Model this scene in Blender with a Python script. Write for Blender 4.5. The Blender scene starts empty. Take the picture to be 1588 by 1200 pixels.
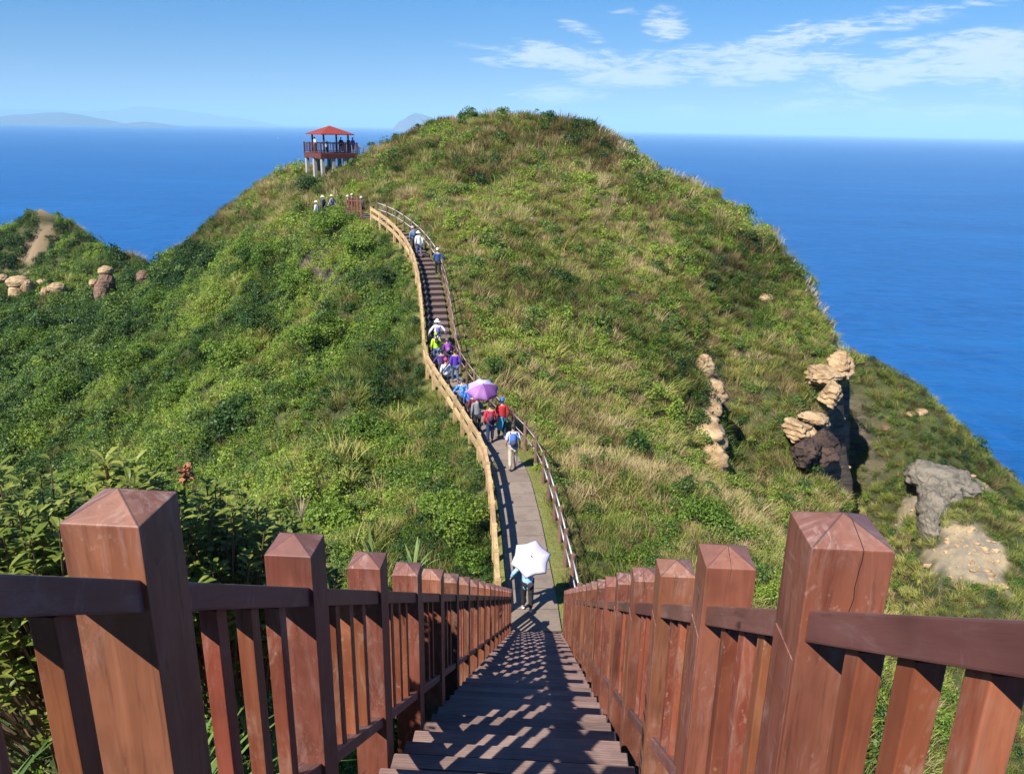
import bpy, bmesh, math, random
import numpy as np
from mathutils import Vector, Matrix, Euler
sc = bpy.context.scene
R = math.radians
col = sc.collection
random.seed(7)
rng = np.random.default_rng(11)

# ------------------------------------------------------------------ camera
FPX, PITCH, ROLL, YAW = 1235.0, R(18.0), R(1.0), R(2.863)      # focal length in px of a 1588 px wide frame
def cam_axes():
    f = np.array([-math.sin(YAW)*math.cos(PITCH), math.cos(YAW)*math.cos(PITCH), -math.sin(PITCH)])
    x = np.array([math.cos(YAW), math.sin(YAW), 0.0]); u = np.cross(x, f)
    return x*math.cos(ROLL)+u*math.sin(ROLL), -x*math.sin(ROLL)+u*math.cos(ROLL), f
CX, CU, CF = cam_axes()
cd = bpy.data.cameras.new('camera'); cam = bpy.data.objects.new('camera', cd); col.objects.link(cam)
cd.sensor_width = 36.0; cd.lens = FPX/1588*36.0; cd.clip_start = 0.05; cd.clip_end = 120000
cam.matrix_world = Matrix(((CX[0], CU[0], -CF[0], 0), (CX[1], CU[1], -CF[1], 0), (CX[2], CU[2], -CF[2], 0), (0, 0, 0, 1)))
sc.camera = cam
def ray(px, py):
    return (px-794)/FPX*CX - (py-600)/FPX*CU + CF
def P(px, py, Y):                    # surveyed point: bearing and distance ahead -> metres
    d = ray(px, py); return d*(Y/d[1])

# ------------------------------------------------------------------ world, sun
SUN_EL, SUN_H = R(46.5), R(35)         # light travels towards +X+Y
sd = Vector((math.sin(SUN_H)*math.cos(SUN_EL), math.cos(SUN_H)*math.cos(SUN_EL), -math.sin(SUN_EL)))
w = bpy.data.worlds.new('World'); sc.world = w; w.use_nodes = True
nt = w.node_tree; N = nt.nodes; L = nt.links
for n in list(N): N.remove(n)
def nd(N, t, **k):
    n = N.new(t)
    for a, b in k.items(): setattr(n, a, b)
    return n
def mth(nt, op, a, b=None, c=None, clamp=False):
    n = nt.nodes.new('ShaderNodeMath'); n.operation = op; n.use_clamp = clamp
    for i, v in enumerate((a, b, c)):
        if v is None: continue
        if isinstance(v, (int, float)): n.inputs[i].default_value = v
        else: nt.links.new(v, n.inputs[i])
    return n.outputs[0]
def mixc(nt, fac, a, b, mode='MIX'):
    n = nt.nodes.new('ShaderNodeMix'); n.data_type = 'RGBA'; n.blend_type = mode
    for s, v in ((n.inputs[0], fac), (n.inputs[6], a), (n.inputs[7], b)):
        if isinstance(v, (int, float)): s.default_value = v
        elif isinstance(v, tuple): s.default_value = (*v, 1) if len(v) == 3 else v
        else: nt.links.new(v, s)
    return n.outputs[2]
def sstep(nt, x, lo, hi):
    n = nt.nodes.new('ShaderNodeMapRange'); n.interpolation_type = 'SMOOTHSTEP'
    n.inputs[1].default_value = lo; n.inputs[2].default_value = hi
    nt.links.new(x, n.inputs[0]); return n.outputs[0]
def noise(nt, vec, scale, detail=4, rough=.55, dist=0):
    n = nt.nodes.new('ShaderNodeTexNoise'); n.inputs['Scale'].default_value = scale; n.inputs['Detail'].default_value = detail
    n.inputs['Roughness'].default_value = rough; n.inputs['Distortion'].default_value = dist
    nt.links.new(vec, n.inputs['Vector']); return n.outputs['Fac']
def mapping(nt, vec, loc=(0, 0, 0), rot=(0, 0, 0), scale=(1, 1, 1)):
    n = nt.nodes.new('ShaderNodeMapping'); n.inputs[1].default_value = loc; n.inputs[2].default_value = rot; n.inputs[3].default_value = scale
    nt.links.new(vec, n.inputs[0]); return n.outputs[0]

sky = nd(N, 'ShaderNodeTexSky', sky_type='NISHITA', sun_disc=False, sun_elevation=SUN_EL, sun_rotation=math.pi+SUN_H,
         altitude=0, air_density=1.0, dust_density=0.0, ozone_density=1.0)
hsv = nd(N, 'ShaderNodeHueSaturation'); hsv.inputs['Saturation'].default_value = 1.25
L.new(mixc(nt, 1.0, sky.outputs[0], (.60, .82, 1.16), 'MULTIPLY'), hsv.inputs['Color'])
# cirrus, laid out by azimuth and elevation of the sky direction
tc = nd(N, 'ShaderNodeTexCoord'); sep = nd(N, 'ShaderNodeSeparateXYZ'); L.new(tc.outputs['Generated'], sep.inputs[0])
az = mth(nt, 'MULTIPLY', mth(nt, 'ARCTAN2', sep.outputs[0], sep.outputs[1]), 57.2958)
el = mth(nt, 'MULTIPLY', mth(nt, 'ARCSINE', sep.outputs[2]), 57.2958)
cmb = nd(N, 'ShaderNodeCombineXYZ'); L.new(az, cmb.inputs[0]); L.new(el, cmb.inputs[1])
def azel(px, py):
    d = ray(px, py); d = d/np.linalg.norm(d); return math.degrees(math.atan2(d[0], d[1])), math.degrees(math.asin(d[2]))
CLOUDS = [  # px, py, half width deg, half height deg, tilt deg, strength
    (880, 92, 7.0, 1.0, -8, 1.0), (1010, 112, 7.5, 1.2, 6, 1.0), (1190, 105, 6.0, 1.15, 6, 1.15), (1090, 92, 7, 1.1, 4, .8),
    (1265, 55, 6.5, 1.1, 10, .85), (1400, 32, 6.5, .7, 9, .6), (1030, 38, 1.9, 1.2, -10, .85), (905, 50, 2.2, .55, -20, .7), (965, 17, 2.3, .4, -10, .45),
    (1400, 112, 6.5, 1.35, 8, 1.1), (1530, 88, 6.5, 1.8, 4, 1.25), (1440, 70, 4, .6, 0, .7), (865, 147, 4.2, .9, 0, .85), (1065, 172, 2.4, .5, 0, .65), (840, 88, 5.5, .8, 3, .9),
    (1270, 165, 7, .8, 2, .72), (1450, 177, 7.5, .7, 1, .72), (1575, 142, 2.4, .6, 5, .6), (25, 103, 2.2, .3, 0, .3), (760, 73, 3.5, .3, -4, .35)]
acc = None
for px, py, a, b, t, s in CLOUDS:
    A, E = azel(px, py)
    m = mapping(nt, cmb.outputs[0], loc=(-A, -E, 0))
    m = mapping(nt, m, rot=(0, 0, R(-t)))
    m = mapping(nt, m, scale=(1/a, 1/b, 1))
    ln = nd(N, 'ShaderNodeVectorMath', operation='LENGTH'); L.new(m, ln.inputs[0])
    q = mth(nt, 'POWER', mth(nt, 'SUBTRACT', 1.0, ln.outputs['Value'], clamp=True), .6)
    q = mth(nt, 'MULTIPLY', q, s)
    acc = q if acc is None else mth(nt, 'MAXIMUM', acc, q)
wv = mapping(nt, cmb.outputs[0], rot=(0, 0, R(-9)), scale=(.20, .95, 1))
n1 = noise(nt, wv, 1.1, 9, .66, 1.6)
wv2 = mapping(nt, cmb.outputs[0], loc=(3, 7, 0), rot=(0, 0, R(-14)), scale=(.50, 3.4, 1))
n2 = noise(nt, wv2, 1.2, 8, .65, 1.0)
nn = mth(nt, 'ADD', mth(nt, 'MULTIPLY', n1, .62), mth(nt, 'MULTIPLY', n2, .38))
cl = mth(nt, 'ADD', mth(nt, 'MULTIPLY', acc, 1.45), mth(nt, 'MULTIPLY', mth(nt, 'SUBTRACT', nn, .53), 6.0))
cl = mth(nt, 'MULTIPLY', sstep(nt, cl, .0, 1.25), mth(nt, 'MINIMUM', mth(nt, 'MULTIPLY', acc, 2.5), 1.0))
cl = mth(nt, 'MULTIPLY', cl, .85)
hz = sstep(nt, el, -1.0, 16.0); low = mixc(nt, 1.0, hsv.outputs[0], (.66, .64, .74), 'MULTIPLY')
skyc = mixc(nt, cl, mixc(nt, hz, low, hsv.outputs[0]), (8.2, 8.9, 9.8))
bg = nd(N, 'ShaderNodeBackground'); bg.inputs[1].default_value = 0.060
L.new(skyc, bg.inputs[0])
wo = nd(N, 'ShaderNodeOutputWorld'); L.new(bg.outputs[0], wo.inputs[0])
sl = bpy.data.lights.new('sun', 'SUN'); sl.energy = 5.0; sl.angle = R(.5); sl.color = (1, .955, .88)
so = bpy.data.objects.new('sun', sl); col.objects.link(so); so.rotation_euler = sd.to_track_quat('-Z', 'Y').to_euler()
sc.view_settings.view_transform = 'Standard'; sc.view_settings.look = 'None'; sc.view_settings.exposure = 0.78; sc.view_settings.gamma = 1.0
sc.cycles.use_denoising = True; sc.cycles.max_bounces = 6; sc.cycles.volume_bounces = 1; sc.cycles.transparent_max_bounces = 6

# ------------------------------------------------------------------ helpers
def tag(o, label=None, cat=None, group=None, kind=None):
    if label: o['label'] = label
    if cat: o['category'] = cat
    if group: o['group'] = group
    if kind: o['kind'] = kind
    return o
def thing(name, label, cat, loc=(0, 0, 0), rz=0, group=None):
    o = bpy.data.objects.new(name, None); o.empty_display_size = .1; col.objects.link(o)
    o.location = loc; o.rotation_euler = (0, 0, rz); return tag(o, label, cat, group)
def mesh_obj(name, verts, faces, mat, parent=None, smooth=False, loc=None, rot=None):
    me = bpy.data.meshes.new(name)
    me.from_pydata([tuple(v) for v in verts], [], [tuple(f) for f in faces]); me.update()
    if mat: me.materials.append(mat)
    if smooth: me.polygons.foreach_set('use_smooth', [True]*len(me.polygons))
    o = bpy.data.objects.new(name, me); col.objects.link(o)
    if parent: o.parent = parent
    if loc is not None: o.location = loc
    if rot is not None: o.rotation_euler = rot
    return o
def np_mesh(name, V, F, mat, smooth=False):
    """V (n,3); F (m,k) same-size faces, fast path"""
    me = bpy.data.meshes.new(name); V = np.asarray(V, np.float32); F = np.asarray(F, np.int32); k = F.shape[1]
    me.vertices.add(len(V)); me.vertices.foreach_set('co', V.ravel())
    me.loops.add(F.size); me.loops.foreach_set('vertex_index', F.ravel())
    me.polygons.add(len(F)); me.polygons.foreach_set('loop_start', np.arange(0, F.size, k, dtype=np.int32))
    me.update(calc_edges=True)
    if mat: me.materials.append(mat)
    if smooth: me.polygons.foreach_set('use_smooth', np.ones(len(F), bool))
    return me
def new_mat(name):
    m = bpy.data.materials.new(name); m.use_nodes = True; t = m.node_tree
    for n in list(t.nodes): t.nodes.remove(n)
    o = t.nodes.new('ShaderNodeOutputMaterial'); b = t.nodes.new('ShaderNodeBsdfPrincipled')
    t.links.new(b.outputs[0], o.inputs[0]); return m, t, b
def setc(t, s, v):
    if isinstance(v, tuple): s.default_value = (*v, 1) if len(v) == 3 else v
    elif isinstance(v, (int, float)): s.default_value = v
    else: t.links.new(v, s)
def bump(t, b, h, strength=.3, dist=.01):
    n = t.nodes.new('ShaderNodeBump'); n.inputs['Strength'].default_value = strength; n.inputs['Distance'].default_value = dist
    t.links.new(h, n.inputs['Height']); t.links.new(n.outputs[0], b.inputs['Normal'])
def simple(name, c, rough=.7, var=.15, scale=20):
    m, t, b = new_mat(name); tc = t.nodes.new('ShaderNodeTexCoord')
    n = noise(t, tc.outputs['Object'], scale, 3)
    f = mth(t, 'ADD', mth(t, 'MULTIPLY', n, 2*var), 1-var)
    h = t.nodes.new('ShaderNodeHueSaturation'); h.inputs['Color'].default_value = (*c, 1); t.links.new(f, h.inputs['Value'])
    t.links.new(h.outputs[0], b.inputs['Base Color']); b.inputs['Roughness'].default_value = rough
    return m

# numpy value noise
def _h(i, j, s):
    v = np.sin(i*127.1+j*311.7+s*74.7)*43758.5453; return v-np.floor(v)
def vnoise(x, y, s=0):
    i = np.floor(x); j = np.floor(y); fx = x-i; fy = y-j; fx = fx*fx*(3-2*fx); fy = fy*fy*(3-2*fy)
    a = _h(i, j, s); b = _h(i+1, j, s); c = _h(i, j+1, s); d = _h(i+1, j+1, s)
    return (a*(1-fx)+b*fx)*(1-fy)+(c*(1-fx)+d*fx)*fy
def fbm(x, y, s=0, o=4):
    r = 0; a = .5; f = 1
    for k in range(o): r = r+a*vnoise(x*f+13.7*k, y*f-7.3*k, s+k); a *= .5; f *= 2.03
    return r/(1-.5**o)
def smooth(x, a, b):
    t = np.clip((x-a)/(b-a), 0, 1); return t*t*(3-2*t)

# ------------------------------------------------------------------ key lines
SLOPE = R(32.76); TS = math.tan(SLOPE)
XL, XR = -.745, .50                  # inner faces of the railing posts
STAIR_END_Y = 16.4
def stair_z(y): return -.93-TS*y     # nosing line of the staircase
PATH = [(-.12, 16.4, -11.5), (-.28, 18.1, -11.5), (-.42, 19.3, -11.5), (-.63, 21.2, -11.5), (-.91, 23.3, -11.5), (-1.32, 25.8, -11.5),
        (-2.15, 28.4, -11.5), (-3.25, 31.6, -11.48), (-4.30, 34.4, -11.4), (-5.1, 36.6, -11.2)]
for px, py, Y in ((680, 520, 39.6), (676, 485, 42.0)):
    p = P(px, py, Y); PATH.append((p[0], p[1], p[2]))
PATH += [(-6.9, 44.7, -8.85), (-8.0, 48.5, -8.0), (-9.7, 52.3, -7.2), (-12.4, 56.4, -6.4), (-14.1, 58.4, -6.2), (-15.8, 60.3, -6.1)]
PATH = np.array(PATH)
def resample(pts, step):
    pts = np.array(pts, float); d = np.r_[0, np.cumsum(np.linalg.norm(np.diff(pts[:, :2], axis=0), axis=1))]
    # Catmull-Rom by cubic hermite on arclength
    m = np.gradient(pts, d, axis=0); s = np.arange(0, d[-1], step); out = []
    for v in s:
        k = min(np.searchsorted(d, v, 'right')-1, len(d)-2); h = d[k+1]-d[k]; t = (v-d[k])/h
        out.append((2*t**3-3*t**2+1)*pts[k]+(t**3-2*t**2+t)*h*m[k]+(-2*t**3+3*t**2)*pts[k+1]+(t**3-t**2)*h*m[k+1])
    return np.array(out)
PC = resample(PATH, .25)             # path centre line every 25 cm
PT = np.gradient(PC[:, :2], axis=0); PT /= np.linalg.norm(PT, axis=1)[:, None]
PN = np.c_[PT[:, 1], -PT[:, 0]]      # points to the right of the walking direction
def path_at(s):                      # s = distance from the foot of the stairs
    i = min(max(s/.25, 0), len(PC)-1.001); k = int(i); f = i-k
    return PC[k]*(1-f)+PC[k+1]*f, PT[k], PN[k]
def path_dist(x, y):
    """distance, signed lateral offset (+ right) and height of the path; vectorised"""
    x = np.asarray(x, float); y = np.asarray(y, float); b = np.full(x.shape, 1e9); sg = np.zeros(x.shape); hz = np.zeros(x.shape)
    Q = PC[::4]
    for p, q in zip(Q[:-1], Q[1:]):
        dx, dy = q[0]-p[0], q[1]-p[1]; t = np.clip(((x-p[0])*dx+(y-p[1])*dy)/(dx*dx+dy*dy), 0, 1)
        ex = x-p[0]-t*dx; ey = y-p[1]-t*dy; r = np.hypot(ex, ey); m = r < b
        b = np.where(m, r, b); sg = np.where(m, -np.sign(dx*ey-dy*ex)*r, sg); hz = np.where(m, p[2]+t*(q[2]-p[2]), hz)
    return b, sg, hz
def poly_dist(x, y, pts):
    x = np.asarray(x, float); y = np.asarray(y, float); b = np.full(x.shape, 1e9); sg = np.zeros(x.shape)
    for (x0, y0), (x1, y1) in zip(pts[:-1], pts[1:]):
        dx, dy = x1-x0, y1-y0; t = np.clip(((x-x0)*dx+(y-y0)*dy)/(dx*dx+dy*dy), 0, 1)
        ex = x-x0-t*dx; ey = y-y0-t*dy; r = np.hypot(ex, ey); m = r < b
        b = np.where(m, r, b); sg = np.where(m, np.sign(dx*ey-dy*ex), sg)
    return b, sg            # sg>0 : left of the line

# ------------------------------------------------------------------ terrain
SEA_Z = -84.0
# (px, py, distance ahead, height of the plants over the ground)
HILL = [  # summit and right-hand skyline
    (800, 175, 82, .5), (860, 178, 82, .5), (900, 185, 81, .4), (930, 203, 80, .4), (960, 228, 79, .4), (1000, 252, 77, .4), (1040, 274, 75, .4), (1080, 296, 73, .4), (1120, 320, 71, .4), (1160, 345, 69, .4),
    (1200, 378, 67, .4), (1250, 438, 63, .4), (1285, 490, 59.5, .4), (1300, 530, 57, .4),
    (745, 178, 83, .5), (700, 190, 84, .5), (655, 208, 85, .5), (620, 225, 86, .5), (590, 236, 87, .4), (560, 244, 89, .4), (515, 270, 88, .6), (490, 260, 91, .6), (475, 254, 94, .7), (540, 256, 91, .6), (450, 258, 94, .6), (420, 275, 92, .5), (385, 300, 90, .5), (350, 328, 88, .6), (325, 350, 88, .6), (295, 375, 88, .6),
    # right face of the hill
    (800, 250, 70, .5), (900, 300, 66, .5), (1000, 350, 63, .5), (1100, 400, 61, .5), (700, 260, 68, .5), (680, 320, 59.5, .5), (750, 330, 58, .5), (850, 380, 56, .5), (950, 430, 54, .5), (1050, 470, 53, .5), (1150, 480, 58, .5), (1200, 520, 56, .5),
    (740, 400, 49.5, .5), (720, 432, 46.3, .3), (800, 460, 45.3, .5), (880, 500, 44, .5), (960, 540, 43.5, .5), (1030, 580, 43, .5), (740, 500, 41, .4), (770, 560, 36.3, .5), (850, 580, 36.8, .5), (930, 610, 37, .5), (1000, 650, 37.5, .5), (1050, 690, 38, .5),
    (1150, 600, 51, .5), (1104, 596, 47, .3), (1098, 645, 44, .3), (1100, 695, 41.5, .3), (1128, 612, 51.5, .4), (1136, 652, 49.5, .4), (1140, 690, 47.5, .4), (1200, 640, 49.8, .5), (1240, 600, 51, .5), (1270, 720, 46, .5), (1160, 700, 46, .5), (1200, 740, 43, .5), (1290, 640, 51.5, .3), (1295, 770, 44, .3), (1130, 740, 41, .5),
    # near spur to the right of the path
    (830, 620, 33, .5), (900, 665, 31, .5), (960, 700, 29.5, .5), (1030, 730, 28, .6), (1080, 755, 27, .6), (1140, 795, 25, .6), (1200, 845, 22.5, .6), (1245, 900, 20, .6),
    (900, 750, 25, .5), (960, 790, 23.5, .5), (1030, 800, 23, .5), (1100, 830, 21.5, .5), (930, 850, 20, .5), (1000, 870, 19, .5), (1100, 900, 17.5, .5), (1180, 930, 16.5, .5), (880, 820, 21.5, .4),
    # left face, from the path down to the valley
    (560, 300, 68, .6), (530, 330, 64, .8), (480, 340, 66, .6), (450, 320, 74, .6), (400, 360, 72, .6), (560, 380, 57, .6), (480, 400, 62, .6), (400, 430, 64, .6), (330, 430, 72, .6),
    (620, 440, 48, .6), (560, 460, 50, .6), (480, 480, 54, .6), (400, 500, 56, .6), (320, 500, 60, .6), (620, 520, 41, .6), (550, 540, 43, .6), (470, 560, 45, .6), (390, 580, 46, .7), (300, 580, 50, .8), (240, 560, 54, .8), (215, 610, 50, .8),
    (640, 590, 36, .6), (590, 620, 34.5, .6), (520, 650, 34, .6), (440, 660, 35, .6), (360, 680, 36, .7), (280, 690, 38, .8), (215, 700, 40, .8), (690, 670, 29, .6), (640, 720, 26.5, .6), (570, 740, 26, .6), (480, 760, 26, .6), (400, 790, 25, .7), (730, 760, 23, .5), (690, 830, 20.5, .9), (600, 830, 20.5, .6), (500, 850, 19.5, .6),
    # valley and the far left knoll
    (270, 384, 96, 1.9), (250, 388, 100, 2.1), (200, 378, 112, 2.1), (160, 366, 122, 3.0), (130, 350, 130, 3.8), (92, 322, 138, 3.5), (60, 332, 138, 3.8), (30, 345, 138, 3.8), (0, 355, 138, 3.8), (-60, 360, 140, 3.8), (60, 390, 118, 3.0), (0, 400, 118, 3.0), (120, 400, 112, 2.1), (200, 410, 102, 2.1),
    (20, 470, 92, 1.4), (100, 480, 88, 1.4), (180, 480, 84, 1.4), (250, 450, 84, 1.4), (0, 560, 74, 0.9), (100, 560, 70, 0.9), (180, 560, 66, 0.9), (0, 640, 62, 0.9), (100, 640, 58, 0.9), (170, 640, 55, 0.9), (0, 720, 52, 0.9), (100, 720, 48, 0.9), (200, 760, 36, 0.9), (0, 800, 42, 0.9), (-80, 600, 70, 0.9), (-100, 480, 95, 1.5)]
HP = np.array([(*P(a, b, c)[:2], P(a, b, c)[2]-d) for a, b, c, d in HILL])
extra = [(-1.9, 0, -1.7), (-3.5, 0, -2.5), (-7, 0, -4.8), (-14, 0, -12), (-1.9, 8, -6.6), (-4, 8, -7.4), (-9, 8, -10.8), (-18, 8, -20), (-30, 6, -28), (-50, 15, -38), (-1.9, 14, -10.6), (-4, 14, -11.6), (-9, 14, -14.6), (-18, 16, -21),
         (2.0, 0, -2.6), (4, 0, -4.5), (8, 0, -9), (14, 0, -16), (2.0, 8, -7.6), (4.5, 8, -9.5), (9, 8, -14), (2.0, 14, -10.8), (5, 14, -12.5), (9, 13, -16), (0, 0, -1.6), (0, 8, -6.8), (0, 14, -10.6), (0, -8, 2.5), (-6, -8, -2), (7, -8, -4),
         # far side of the summit falls to the sea
         (0, 100, -6), (-20, 110, -10), (20, 98, -8), (0, 125, -22), (-30, 125, -22), (30, 110, -20), (-45, 115, -26), (0, 160, -50), (-45, 150, -50), (40, 130, -42), (-70, 125, -38), (-100, 165, -50), (-140, 165, -50), (-60, 200, -80), (-150, 200, -80), (40, 170, -80),
         (-110, 90, -52), (-140, 60, -62), (-120, 30, -60), (-80, 20, -50)]
HP = np.vstack([HP, np.array(extra, float)])
PS = PC[::8]; HP = np.vstack([HP, np.c_[PS[:, 0]+PN[::8, 0]*.3, PS[:, 1]+PN[::8, 1]*.3, PS[:, 2]-.05]])
BENCH = [  # lower sea slope to the right of the cliff
    (1310, 543, 64, .4), (1340, 556, 63.5, .4), (1380, 578, 62.5, .4), (1420, 602, 61, .4), (1450, 636, 59, .8), (1480, 672, 57, 1.1), (1540, 726, 54.5, 1.5), (1588, 768, 52.5, 1.8), (1640, 815, 50.5, 2.0),
    (1350, 640, 58.5, .4), (1400, 660, 57.5, .4), (1400, 720, 54.5, .4), (1450, 700, 55.5, .4), (1450, 780, 50, .3), (1500, 760, 52, .3), (1560, 800, 49, .3), (1380, 780, 50.5, .4), (1400, 860, 45.2, .4), (1480, 850, 45.5, .1), (1560, 880, 44.5, .2), (1440, 940, 41, .3), (1540, 960, 40, .3), (1620, 960, 40.5, .3),
    (1330, 740, 53.5, .3), (1340, 860, 44.5, .4), (1400, 1000, 38, .3), (1500, 1060, 35.5, .3), (1600, 1100, 34.5, .3), (1450, 1160, 32, .3)]
BP = np.array([(*P(a, b, c)[:2], P(a, b, c)[2]-d) for a, b, c, d in BENCH])
BP = np.vstack([BP, np.array([(20, 10, -30), (40, 10, -45), (10, -10, -18), (30, 25, -34), (62, 60, -52), (80, 40, -70), (50, 90, -56), (45, 120, -72), (90, 90, -82), (60, 20, -62), (85, 0, -80), (14, 60, -21), (14, 40, -21), (12, 20, -20), (20, 90, -40), (0, 110, -45)], float)])
def tps_fit(p, lam=.6):
    n = len(p); d = np.hypot(p[:, None, 0]-p[None, :, 0], p[:, None, 1]-p[None, :, 1])/50
    K = np.where(d > 0, d*d*np.log(np.maximum(d, 1e-9)), 0)+np.eye(n)*lam*1e-3
    A = np.zeros((n+3, n+3)); A[:n, :n] = K; A[:n, n] = 1; A[:n, n+1:] = p[:, :2]/50; A[n, :n] = 1; A[n+1:, :n] = p[:, :2].T/50
    return np.linalg.solve(A, np.r_[p[:, 2], 0, 0, 0])
def tps_eval(p, wt, x, y):
    n = len(p); r = wt[n]+wt[n+1]*x/50+wt[n+2]*y/50
    for k in range(n):
        d2 = ((x-p[k, 0])**2+(y-p[k, 1])**2)/2500; r = r+wt[k]*.5*d2*np.log(d2+1e-12)
    return r
HW = tps_fit(HP); BW = tps_fit(BP)
CLIFF = [tuple(P(a, b, c)[:2]) for a, b, c in ((1262, 840, 36), (1300, 790, 44), (1308, 700, 49), (1312, 640, 52), (1312, 600, 54.5), (1310, 545, 57.5), (1287, 490, 60.8), (1252, 438, 64.6), (1200, 378, 69.2), (1120, 320, 74.5), (1040, 274, 79.5), (960, 228, 85), (900, 190, 91))]
CLIFF = [(5.5, -14), (7, 0), (10, 12), (13.5, 26)]+CLIFF+[(8, 120), (8, 150)]
HOLLOW = [tuple(P(a, b, c)[:2]) for a, b, c in ((1118, 590, 50.5), (1136, 640, 48.5), (1142, 690, 46.5))]
TRAIL = [tuple(P(a, b, c)[:2]) for a, b, c in ((92, 322, 138), (70, 345, 131), (70, 362, 126), (45, 380, 121), (38, 400, 116), (35, 420, 110))]
def terrain(x, y, bumps=True):
    h1 = tps_eval(HP, HW, x, y); h2 = tps_eval(BP, BW, x, y)
    d, s = poly_dist(x, y, CLIFF); sd_ = -d*s                 # >0 on the seaward side
    wig = (fbm(x*.30, y*.30, 5)-.5)*5.0
    wgt = smooth(sd_+wig*smooth(y, 20, 45), -.6, 1.6)
    near = 1-smooth(y, 18, 38); wgt = wgt*(1-near)+smooth(sd_, -2, 9)*near
    h2 = h2-7.0*np.exp(-((sd_-2.0)/3.4)**2)*smooth(y, 38, 45)*(1-smooth(y, 58, 64))      # gully at the foot of the cliff
    h = h1*(1-wgt)+np.minimum(h1, h2)*wgt
    rd, rs = poly_dist(x, y, HOLLOW); h = h-4.2*np.exp(-(rd/1.7)**2)
    if bumps:
        far = smooth(np.hypot(x, y), 30, 110)
        valley = smooth(-x, 16, 34)
        h = h+(fbm(x*.32, y*.32, 1)-.5)*(.9+.5*far+.3*valley+.7*smooth(-path_dist(x, y)[1], 2, 8))+(fbm(x*.09, y*.09, 2)-.5)*(1.0+.6*far)
        pd, sg, hz = path_dist(x, y)
        bl = fbm(x*.34, y*.34, 61, 2); lf = smooth(-sg, 2.2, 5); h = h+smooth(bl, .46, .74)*(1.25*lf+.35*smooth(sg, 3, 7))-.25*lf
        k = (1-smooth(sg, 1.2, 2.3))*smooth(sg, -2.1-3.5*smooth(y, 46, 56), -.85)*(pd < 6); k = np.where((y < 16.3), 0, k)
        h = h*(1-k)+(hz-.06)*k
        # ground under and beside the staircase stays below the treads
        st = (1-smooth(np.abs(x+.12), 1.2, 2.6))*(1-smooth(y, 15.6, 17.2)); under = stair_z(y)-.75+.0*x
        under = np.where(y > 14.5, np.minimum(under, -11.62)*0+np.maximum(under, -11.62), under)
        h = h*(1-st)+np.minimum(h, under)*st
    return np.maximum(h, SEA_Z-4)

gxs = np.r_[np.arange(-230, -72, 3.2), np.arange(-72, -30, 1.2), np.arange(-30, 62, .6), np.arange(62, 132, 2.5)]
gys = np.r_[np.arange(-14, 0, .9), np.arange(0, 72, .6), np.arange(72, 112, .9), np.arange(112, 235, 3.2)]
GX, GY = np.meshgrid(gxs, gys); GZ = terrain(GX, GY)
def ground_z(x, y):                   # bilinear lookup in the terrain sheet
    x = np.atleast_1d(np.asarray(x, float)); y = np.atleast_1d(np.asarray(y, float))
    i = np.clip(np.searchsorted(gxs, x)-1, 0, len(gxs)-2); j = np.clip(np.searchsorted(gys, y)-1, 0, len(gys)-2)
    u = np.clip((x-gxs[i])/(gxs[i+1]-gxs[i]), 0, 1); v = np.clip((y-gys[j])/(gys[j+1]-gys[j]), 0, 1)
    return (GZ[j, i]*(1-u)+GZ[j, i+1]*u)*(1-v)+(GZ[j+1, i]*(1-u)+GZ[j+1, i+1]*u)*v
def ground_n(x, y, e=.5):
    dx = (ground_z(x+e, y)-ground_z(x-e, y))/(2*e); dy = (ground_z(x, y+e)-ground_z(x, y-e))/(2*e)
    l = np.sqrt(dx*dx+dy*dy+1); return np.c_[-dx/l, -dy/l, 1/l]
GNX, GNY = np.gradient(GZ, axis=1)/np.gradient(gxs)[None, :], np.gradient(GZ, axis=0)/np.gradient(gys)[:, None]
STEEP = np.hypot(GNX, GNY)
def hit(px, py, lo=2.0, hi=170.0):
    """where a line of sight meets the ground"""
    Y = np.arange(lo, hi, .2); d = ray(px, py); q = d[None]*(Y/d[1])[:, None]; g = ground_z(q[:, 0], q[:, 1]); k = np.argmax(q[:, 2] < g)
    return Vector(q[k]) if q[k, 2] < g[k] else Vector(q[-1])
def cliff_side(x, y):
    d, s = poly_dist(x, y, CLIFF); return -d*s
def scree(x, y):
    r = np.zeros_like(x)
    for px, py, Y, rx, ry, a in ((1500, 835, 46.5, 2.1, 2.6, .4), (1520, 735, 54, 1.7, 1.2, 0), (1440, 735, 53.5, 1.6, 1.6, 0), (1540, 880, 44.2, 1.3, 1.7, 0), (1405, 905, 42.5, 1.2, 1.0, .2), (1480, 1110, 33.5, .9, 1.2, .0)):
        c = P(px, py, Y); dx = (x-c[0])*math.cos(a)+(y-c[1])*math.sin(a); dy = -(x-c[0])*math.sin(a)+(y-c[1])*math.cos(a)
        r = np.maximum(r, 1.35-np.sqrt((dx/rx)**2+(dy/ry)**2)+(fbm(x*.5, y*.5, 9)-.5)*1.1)
    return smooth(r+(fbm(x*2.2, y*2.2, 14)-.5)*.5, .33, .42)
def trail(x, y):
    d, s = poly_dist(x, y, TRAIL); return 1-smooth(d, .9, 1.7)

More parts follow.
